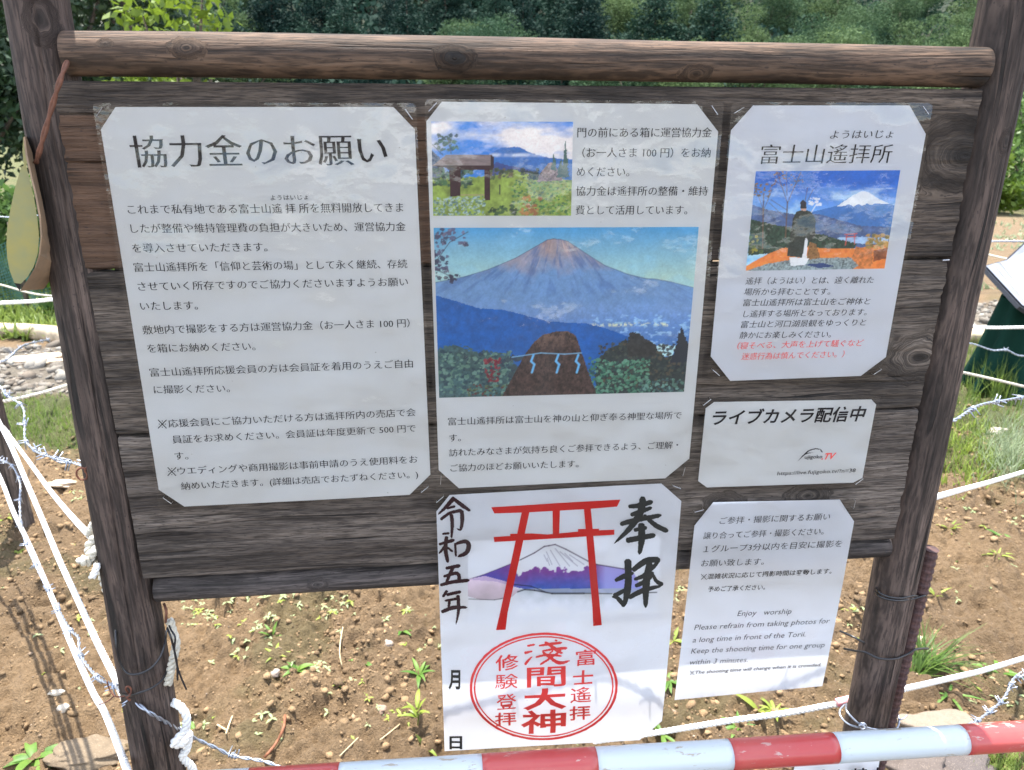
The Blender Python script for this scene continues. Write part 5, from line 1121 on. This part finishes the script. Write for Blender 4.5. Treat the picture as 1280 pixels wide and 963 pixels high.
V, F = tube(resample(Q([(1046, 878.5, .062), (1055, 876.5, .062), (1064, 874.5, .06)]), .004), .0062, 10); mk('tape', V, F, simple('pink_tape', (.75, .16, .22), .5, .3, 200, col2=(.7, .45, .45)), loc=P(1046, 878, .06), smooth=True, label='pink tape wound on the low white rope beside the right post', cat='tape')

# ------------------------------------------------------------------ teardrop of folded board hanging on a cord at the left post
hg = empty('hanging_scoop', P(30, 360, .0), 'yellow green teardrop shaped folded board hanging on a cord outside the left post', 'hanging ornament')
M_card = simple('yellow_green_board', (.25, .215, .06), .45, .15, 30, col2=(.19, .19, .085))
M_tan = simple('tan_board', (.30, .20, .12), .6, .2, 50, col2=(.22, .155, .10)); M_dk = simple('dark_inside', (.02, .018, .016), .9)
fp = [(27, 208), (33, 208), (38, 228), (43, 250), (47, 275), (49, 297), (47, 318), (42, 334), (34, 347), (26, 355), (18, 354), (12, 338), (9, 322), (8, 305), (9, 285), (13, 262), (18, 238), (23, 220)]
b = MB(); n = len(fp); A = [P(x, y, -.020) for x, y in fp]; B = [P(x, y, -.0175) for x, y in fp]
b.add(A + B, [tuple(range(n))] + [tuple(range(n, 2 * n))[::-1]] + [(i, n + i, n + (i + 1) % n, (i + 1) % n) for i in range(n)]); b.build('face_panel', M_card, hg)
inn = [(29, 172), (32, 195), (38, 222), (44, 246), (49, 272), (50.5, 298), (48, 320), (43, 336), (35, 349), (25, 364)]
outr = [(31, 171), (42, 200), (47, 222), (52, 246), (57, 270), (61, 292), (66, 316), (69, 332), (64, 346), (52, 362)]
b = MB(); n = len(inn); A = [P(x, y, -.026) for x, y in inn]; B = [P(x, y, .012) for x, y in outr]; A2 = [a + Vector((.0012, .001, .0008)) for a in A]; B2 = [a + Vector((.0015, .001, 0)) for a in B]
b.add(A + B + A2 + B2, [(i, i + 1, n + i + 1, n + i) for i in range(n - 1)] + [(2 * n + i, 3 * n + i, 3 * n + i + 1, 2 * n + i + 1) for i in range(n - 1)] + [(i, 2 * n + i, 2 * n + i + 1, i + 1) for i in range(n - 1)] + [(n + i, n + i + 1, 3 * n + i + 1, 3 * n + i) for i in range(n - 1)] + [(n - 1, 3 * n - 1, 4 * n - 1, 2 * n - 1)])
b.build('side_band', M_tan, hg, smooth=False)
lft = [(29, 172), (28, 190), (30, 208), (33, 208), (34, 190)]
b = MB(); b.add([P(x, y, -.018) for x, y in lft] + [P(x, y, -.012) for x, y in lft], [(0, 1, 2, 3, 4), (9, 8, 7, 6, 5)] + [(i, 5 + i, 5 + (i + 1) % 5, (i + 1) % 5) for i in range(5)]); b.build('neck', M_card, hg)
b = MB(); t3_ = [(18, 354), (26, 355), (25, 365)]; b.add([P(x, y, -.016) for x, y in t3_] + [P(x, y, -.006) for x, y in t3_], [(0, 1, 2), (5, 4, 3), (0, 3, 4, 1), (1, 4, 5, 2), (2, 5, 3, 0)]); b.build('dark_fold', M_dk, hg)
cp_ = Q([(45, 204, -.014), (49, 190, -.020), (56, 165, -.022), (66, 130, -.022), (74, 104, -.022), (82, 82, -.014), (86, 74, .004)])
b = MB()
for s_ in (-1, 1): V, F = tube(resample([p + Vector((.0012 * s_ * (-1) ** i, 0, 0)) for i, p in enumerate(cp_)], .004), .0017, 6); b.add(V, F)
cord = b.build('cord', M_cord, loc=cp_[0], smooth=True, label='brown cord tied from the top rail end to the hanging teardrop board', cat='cord')

# ------------------------------------------------------------------ middle distance
rope('rope', Q([(-60, 384, 3.6), (0, 379, 3.6), (40, 377, 3.6), (80, 373, 3.6), (200, 362, 3.7)]), .011, M_rope, 'thick white rope fence line in front of the green net', pitch=.05)
rope('rope', Q([(-40, 508, 1.9), (0, 503, 1.95), (50, 492, 2.1), (97, 478, 2.3), (160, 460, 2.6)]), .007, M_rope_old, 'thin tan rope crossing above the gravel yard', pitch=.04)
tie([(-30, 352, 4.0), (0, 356, 4.0), (40, 367, 4.0), (80, 371, 4.0), (120, 370, 4.0)], .006, M_rope_old, 'thin slack line above the thick rope at left', 'line', 'line')
tie([(-10, 270, 3.0), (20, 272, 3.0), (60, 268, 3.0)], .003, M_zinc, 'thin wire strung high at the left edge', 'wire', 'wire')
barbed(Q([(-30, 449, 2.0), (0, 452, 2.0), (12, 447, 2.0), (30, 432, 2.3), (60, 425, 2.8)]), 'barbed wire piece lying over the gravel at left', 12, .16, .05, .002)
M_bam = simple('bleached_log', (.55, .44, .30), .7, .3, 20, bump=.002, bscale=60)
def glog(pts, r, label, cat='log'):
    pp = [PGz(x, y) + Vector((0, 0, r * .8)) for x, y in pts]; V, F = tube(resample(pp, .05), r, 16, True, lambda i, a: 1 + .06 * math.sin(a * 3 + i * .4)); return mk('log', V, F, M_bam, loc=pp[0], smooth=True, label=label, cat=cat)
glog([(-60, 424), (30, 422), (110, 431)], .05, 'bleached log edging the gravel yard at left')
glog([(1170, 426), (1200, 426), (1250, 430)], .045, 'pale pole lying on the ground beyond the right post', 'log')
# net fence on stakes
M_net = leaf_mat('teal_net', (.05, .13, .11), (.10, .22, .20), .3, scale=3)
nf = empty('net_fence', PG(30, 402), 'dark teal garden net hung between stakes at the left edge', 'net fence')
V = []; F = []; c0, c1 = PG(-80, 400), PG(140, 388); q = random.Random(3); nx, nz = 90, 22
def npt(u, v): 
    p = c0.lerp(c1, u); return (p.x, p.y + .05 * math.sin(u * 30) + .03 * math.sin(u * 47 + v * 3), G + .02 + v * (.46 + .05 * math.sin(u * 14)))
for j in range(nz + 1):
    for i in range(nx):
        a, b_ = npt(i / nx, j / nz), npt((i + 1) / nx, j / nz); h = .0022; n = len(V); V += [(a[0], a[1], a[2] - h), (b_[0], b_[1], b_[2] - h), (b_[0], b_[1], b_[2] + h), (a[0], a[1], a[2] + h)]; F.append((n, n + 1, n + 2, n + 3))
for i in range(nx + 1):
    for j in range(nz):
        a, b_ = npt(i / nx, j / nz), npt(i / nx, (j + 1) / nz); h = .0022; n = len(V); V += [(a[0] - h, a[1], a[2]), (a[0] + h, a[1], a[2]), (b_[0] + h, b_[1], b_[2]), (b_[0] - h, b_[1], b_[2])]; F.append((n, n + 1, n + 2, n + 3))
mk('net', V, F, M_net, nf)
for u in (.12, .33, .52, .74): p = c0.lerp(c1, u); V, F = tube([(p.x, p.y, G - .05), (p.x, p.y, G + .62)], .016, 8); mk('stake', V, F, M_endw, nf, smooth=True)
# far-left round post
f0 = PGz(29, 659); V, F = tube(resample([f0 + Vector((.01, 0, -.1)), f0 + Vector((0, 0, .3)), f0 + Vector((-.02, .02, 1.1))], .03), .029, 24, True, lambda i, a: 1 + .03 * math.sin(a * 3 + i * .3)); mk('round_post', V, F, M_endw, loc=f0, smooth=True, label='short round timber post standing in the soil at the left edge', cat='post')
# slanted display panel on a stand draped with green cloth, right edge
dp = empty('display_stand', PGz(1262, 486), 'slanted pale display panel on a stand draped in dark green cloth, right edge', 'display stand')
dy = PGz(1262, 486).y
M_cloth = leaf_mat('green_cloth', (.003, .017, .012), (.006, .030, .021), .1, .9, 3); M_panelw = simple('pale_panel_print', (.25, .26, .29), .4, .12, 6, col2=(.16, .17, .20)); M_rim = simple('panel_rim', (.02, .022, .03), .5)
pa = [P(1229, 333, dy + .05), P(1257, 325, dy + .28), P(1300, 285, dy + .40), P(1400, 262, dy + .45), P(1420, 380, dy - .1), P(1330, 420, dy - .22), P(1275, 383, dy - .16)]
pn = (pa[1] - pa[0]).cross(pa[5] - pa[0]).normalized(); pn = pn if pn.z > 0 else -pn
n = len(pa); b = MB(); b.add(pa + [p - pn * .018 for p in pa], [tuple(range(n))[::-1], tuple(range(n, 2 * n))] + [(i, (i + 1) % n, n + (i + 1) % n, n + i) for i in range(n)]); b.build('panel_board', M_rim, dp)
cc_ = sum(pa, Vector()) / n; ins = [cc_ + (p - cc_) * .965 + pn * .003 for p in pa]; b = MB(); b.add(ins, [tuple(range(n))[::-1]]); b.build('panel_face', M_panelw, dp)
b = MB()
for u in (.33, .62):
    a1 = ins[1].lerp(ins[2], u) if False else ins[0].lerp(ins[1], u); a2 = ins[6].lerp(ins[5], u)
    d_ = (a2 - a1).normalized(); sd_ = d_.cross(pn) * .006; o_ = pn * .002; b.add([a1 + sd_ + o_, a2 + sd_ + o_, a2 - sd_ + o_, a1 - sd_ + o_], [(0, 1, 2, 3)])
b.build('panel_strips', simple('tan_strip', (.45, .40, .28), .5), dp)
b = MB(); rings_ = 16; seg_ = 48; V = []; F = []
tp = P(1290, 372, dy); bt = PGz(1268, 482)
for j in range(rings_ + 1):
    v = j / rings_
    for i in range(seg_):
        a = 2 * math.pi * i / seg_; ce = tp.lerp(bt, v); rr = (.13 + .10 * v) * (1 + (.08 + .12 * v) * math.sin(a * 9 + v * 2) + .06 * v * math.sin(a * 4 + 1)); V.append((ce.x + rr * math.cos(a), ce.y + rr * .8 * math.sin(a), ce.z))
for j in range(rings_):
    for i in range(seg_): a = j * seg_ + i; c_ = j * seg_ + (i + 1) % seg_; F.append((a, c_, c_ + seg_, a + seg_))
mk('cloth_skirt', V, F, M_cloth, dp, smooth=True)
# rope lines and post beyond
rope('rope', Q([(1170, 406, 1.9), (1205, 408, 1.9), (1240, 410, 1.9), (1300, 409, 1.9)]), .0065, M_rope, 'white rope level with the display stand at right', pitch=.04)
rope('rope', Q([(1185, 460, 1.6), (1200, 465, 1.6), (1240, 474, 1.6), (1290, 486, 1.6)]), .005, M_rope_old, 'thin cream rope sloping down at the right edge', pitch=.03)
barbed(Q([(1190, 428, 2.0), (1215, 430, 2.0), (1240, 438, 2.0), (1258, 438, 2.0), (1275, 445, 2.0), (1310, 446, 2.0)]), 'barbed wire in front of the dark green cloth', 15, .17, .06, .002)
barbed(Q([(1200, 303, 4.6), (1240, 302, 4.6), (1280, 302, 4.6), (1320, 303, 4.6)]), 'far barbed wire above the display stand', 16, .2, .06, .004)
tie([(1190, 300, 5.2), (1215, 312, 5.0), (1250, 322, 4.8), (1300, 330, 4.6)], .008, M_rope_old, 'faint pale line sloping across the dry field', 'line', 'line')
f1 = PG(1276, 345, G); V, F = tube([(f1.x, f1.y, G - .1), (f1.x + .25, f1.y, G + .62)], .06, 16); mk('round_post', V, F, M_endw, loc=f1, smooth=True, label='dark leaning post behind the display panel', cat='post')

# ------------------------------------------------------------------ trees and bushes
def crown(name, lobes, nleaf, ls, mat, parent, seed, thin=1.0):
    q = np.random.default_rng(seed); tot = sum(l[3] ** 2 for l in lobes); Vs = []
    for (x, y, z, r, sq) in lobes:
        n = int(nleaf * r * r / tot); d = q.standard_normal((n, 3)); d /= np.linalg.norm(d, axis=1)[:, None]
        rad = r * (q.random(n) ** .35) * (1 + .25 * (fbm(d[:, 0] * 2 + x, d[:, 1] * 2 + d[:, 2], .7, seed + 3, 2) - .5) * 2)
        c = d * rad[:, None] * np.array([1, 1, sq]) + np.array([x, y, z])
        a = q.standard_normal((n, 3)) + d * .6; a /= np.linalg.norm(a, axis=1)[:, None]; b_ = np.cross(a, q.standard_normal((n, 3))); b_ /= np.linalg.norm(b_, axis=1)[:, None]
        s = ls * q.uniform(.6, 1.3, n)[:, None]; e = np.cross(a, b_)
        Vs.append(np.stack([c - b_ * s * .5, c + e * s * .28 * thin, c + b_ * s * .5 + a * s * .12, c - e * s * .28 * thin], 1))
    V = np.concatenate(Vs).reshape(-1, 3); F = np.arange(len(V)).reshape(-1, 4)
    return fast_mesh(name, V, F, mat, parent=parent)
def conifer(loc, h, r, seed, mat, label, n=2600):
    t = empty('conifer', loc, label, 'tree'); q = random.Random(seed); lobes = []
    for i in range(26):
        v = (i + .5) / 26; rr = r * (1 - v) ** .75 * 1.0; 
        for k in range(4):
            a = q.uniform(0, 6.28); o = rr * .55; lobes.append((math.cos(a) * o, math.sin(a) * o, h * (.12 + .88 * v) + q.uniform(-.2, .2), rr * .5 + h * .012, .55))
    crown('crown', lobes, n, h * .024, mat, t, seed); V, F = tube([(0, 0, -.5), (0, 0, h * .9)], lambda u: .02 * h * (1 - u) + .02, 8)
    mk('trunk', np.array([tuple(Vector(v) + Vector(loc)) for v in V]), F, M_bark, t); return t
def broad(loc, h, r, seed, mat, label, n=2600, ls=None, name='broadleaf_tree', cat='tree', low=.35):
    t = empty(name, loc, label, cat); q = random.Random(seed); lobes = []
    for i in range(15):
        a = q.uniform(0, 6.28); v = q.random(); o = r * .68 * math.sqrt(q.random()) * (1 - .4 * v); lobes.append((math.cos(a) * o, math.sin(a) * o, h * (low + (.84 - low) * v), r * q.uniform(.24, .42), .85))
    crown('crown', lobes, n, ls or h * .04, mat, t, seed); L = Vector(loc)
    mb_ = MB(); V, F = tube([L + Vector((0, 0, -.3)), L + Vector((q.uniform(-.05, .05) * h, 0, h * .3)), L + Vector((0, 0, h * .62))], lambda u: .026 * h * (1 - u * .7), 8); mb_.add(V, F)
    for l in lobes[::2]:
        V, F = tube([L + Vector((0, 0, h * .25)), L + Vector((l[0] * .6, l[1] * .6, l[2] * .75)), L + Vector(l[:3])], lambda u: .010 * h * (1 - u * .8), 5); mb_.add(V, F)
    mb_.build('trunk', M_bark, t, smooth=True); return t
M_bark = simple('bark', (.10, .075, .055), .9, .4, 6)
M_con = leaf_mat('conifer_needles', (.008, .024, .020), (.019, .046, .030), .15, .8, .25)
M_bl = leaf_mat('hill_broadleaf', (.030, .066, .036), (.085, .130, .052), .25, .8, .18)
M_dark = leaf_mat('dark_evergreen', (.018, .040, .018), (.034, .062, .024), .15, .5, 1.0)
M_bright = leaf_mat('bright_leaf', (.035, .09, .014), (.13, .19, .02), .4, .5, 1.5)
M_bush = leaf_mat('bush_leaf', (.06, .12, .03), (.12, .20, .05), .35, .5, 1.5)
def at(px, dist): d = ray(px, 155); h = Vector((d[0], d[1], 0)).normalized(); return Vector((CP[0], CP[1], 0)) + h * dist
gh = lambda x, y: G + float(g_height(np.array([x]), np.array([y]))[0])
grpc, grpb = 'conifers on the wooded hill', 'broadleaf trees on the wooded hill'
protoC = [conifer((0, 0, 0), 9 + .7 * k, 3.0 + .3 * k, 50 + k, M_con, 'x', 13000) for k in range(4)]
protoB = [broad((0, 0, 0), 7.6 + k * .6, 4.0 + .3 * k, 60 + k, M_bl, 'x', 12000, ls=.20, low=.2) for k in range(4)]
q = random.Random(21); used = {}; spots = []
ORD = 'first second third fourth fifth sixth seventh eighth ninth tenth eleventh twelfth thirteenth fourteenth fifteenth sixteenth seventeenth eighteenth nineteenth twentieth'.split()
for row, (dist, n, rn) in enumerate(((60, 16, 'front'), (71, 18, 'second'), (84, 18, 'third'), (99, 18, 'fourth'), (116, 17, 'highest'))):
    for i in range(n):
        px = 20 + (1290 / n) * (i + .5 + (row % 2) * .5) + q.uniform(-14, 14); d = dist * q.uniform(.96, 1.04); p = at(px, d)
        con = q.random() < max(.04, min(.96, 1.2 - px / 850)); pr = (protoC if con else protoB); k = q.randrange(4); key = (con, k)
        if key not in used: o = pr[k]; used[key] = 1
        else: o = copy_tree(pr[k])
        o.location = (p.x, p.y, gh(p.x, p.y) - .2); s = q.uniform(.72, 1.0) * (.95 if con else 1.0); o.scale = (s * 1.3, s * 1.3, s * q.uniform(.9, 1.1)); o.rotation_euler = (0, 0, q.uniform(0, 6.28))
        o['label'] = ('%s from left in the %s row of hill forest, a %s' % (ORD[i], rn, 'dark conifer' if con else 'broadleaf tree')); o['group'] = grpc if con else grpb
for key in [(c_, k) for c_ in (True, False) for k in range(4)]:
    if key not in used:
        o = (protoC if key[0] else protoB)[key[1]]
        for ch in list(o.children): bpy.data.objects.remove(ch)
        bpy.data.objects.remove(o)
def near_tree(px, dist, h, r, mat, label, seed, n, ls, kind='b', **k):
    p = at(px, dist); return broad((p.x, p.y, gh(p.x, p.y)), h, r, seed, mat, label, n, ls, **k)
near_tree(-70, 8.6, 4.2, 1.5, M_dark, 'dark evergreen tree behind the left post, at the left edge', 71, 9000, .085, low=.22)
near_tree(60, 9.6, 4.6, 1.5, M_dark, 'dark evergreen tree just behind the left end of the top rail', 72, 9000, .09, low=.2)
near_tree(170, 11, 5.2, 1.8, M_dark, 'dark evergreen tree behind the bright leafy branch', 73, 9000, .10, low=.2)
near_tree(232, 6.2, 2.55, .62, M_bright, 'bright yellow green leafy tree showing over the top rail at left', 74, 620, .085, low=.5)
near_tree(10, 6.6, .95, .50, M_bush, 'green bush below the dark tree at the left edge', 75, 2600, .07, name='bush', cat='bush', low=.15)
near_tree(70, 5.6, .5, .35, M_bright, 'bright broad leaved plant behind the net at left', 76, 700, .09, name='bush', cat='bush', low=.1)
for i, (px, d, h, r, m, lab) in enumerate([(1300, 15, 2.2, 1.4, M_bush, 'rounded green bush at the right edge above the field'), (1262, 13.5, .95, .6, M_bright, 'bright yellow green shrub right of the right post'),
    (1228, 16, 1.6, 1.2, M_bright, 'bright shrub hidden by the right post'), (1120, 15, 1.45, 1.2, M_bright, 'bright shrub seen through the slit under the top rail at right'), (1000, 15.5, 1.45, 1.3, M_bright, 'bright shrub behind the board right of centre'),
    (870, 15, 1.45, 1.3, M_bush, 'green shrub behind the middle of the board'), (740, 15.5, 1.4, 1.2, M_bright, 'yellow green shrub behind the middle notice'), (560, 16, 1.2, 1.1, M_dark, 'dark shrub behind the left middle of the board'), (420, 14, 1.25, 1.0, M_dark, 'dark green shrub behind the left notice'), (290, 11, 1.3, .8, M_bright, 'yellow green shrub seen through the slit at left'), (1330, 18, 3.4, 2.0, M_bush, 'taller green tree beyond the right edge bush')]):
    near_tree(px, d, h, r, m, lab, 80 + i, 2600, .11, name='bush', cat='bush', low=.12)

q = np.random.default_rng(77); n = 60000; a_ = q.uniform(-.85, .95, n); d_ = 54 + 90 * q.random(n) ** 1.3
ux = CP[0] + d_ * np.sin(a_); uy = CP[1] + d_ * np.cos(a_); uz = G + g_height(ux, uy) + q.uniform(.0, 3.2, n)
c_ = np.stack([ux, uy, uz], 1); A_ = q.standard_normal((n, 3)); A_ /= np.linalg.norm(A_, axis=1)[:, None]; B_ = np.cross(A_, q.standard_normal((n, 3))); B_ /= np.linalg.norm(B_, axis=1)[:, None]
s_ = q.uniform(.2, .45, n)[:, None]
fast_mesh('undergrowth', np.stack([c_ - A_ * s_, c_ - B_ * s_ * .7, c_ + A_ * s_, c_ + B_ * s_ * .7], 1).reshape(-1, 3), np.arange(n * 4).reshape(-1, 4), M_con, kind='stuff', label='dark leafy undergrowth between the trees on the hill', cat='undergrowth')
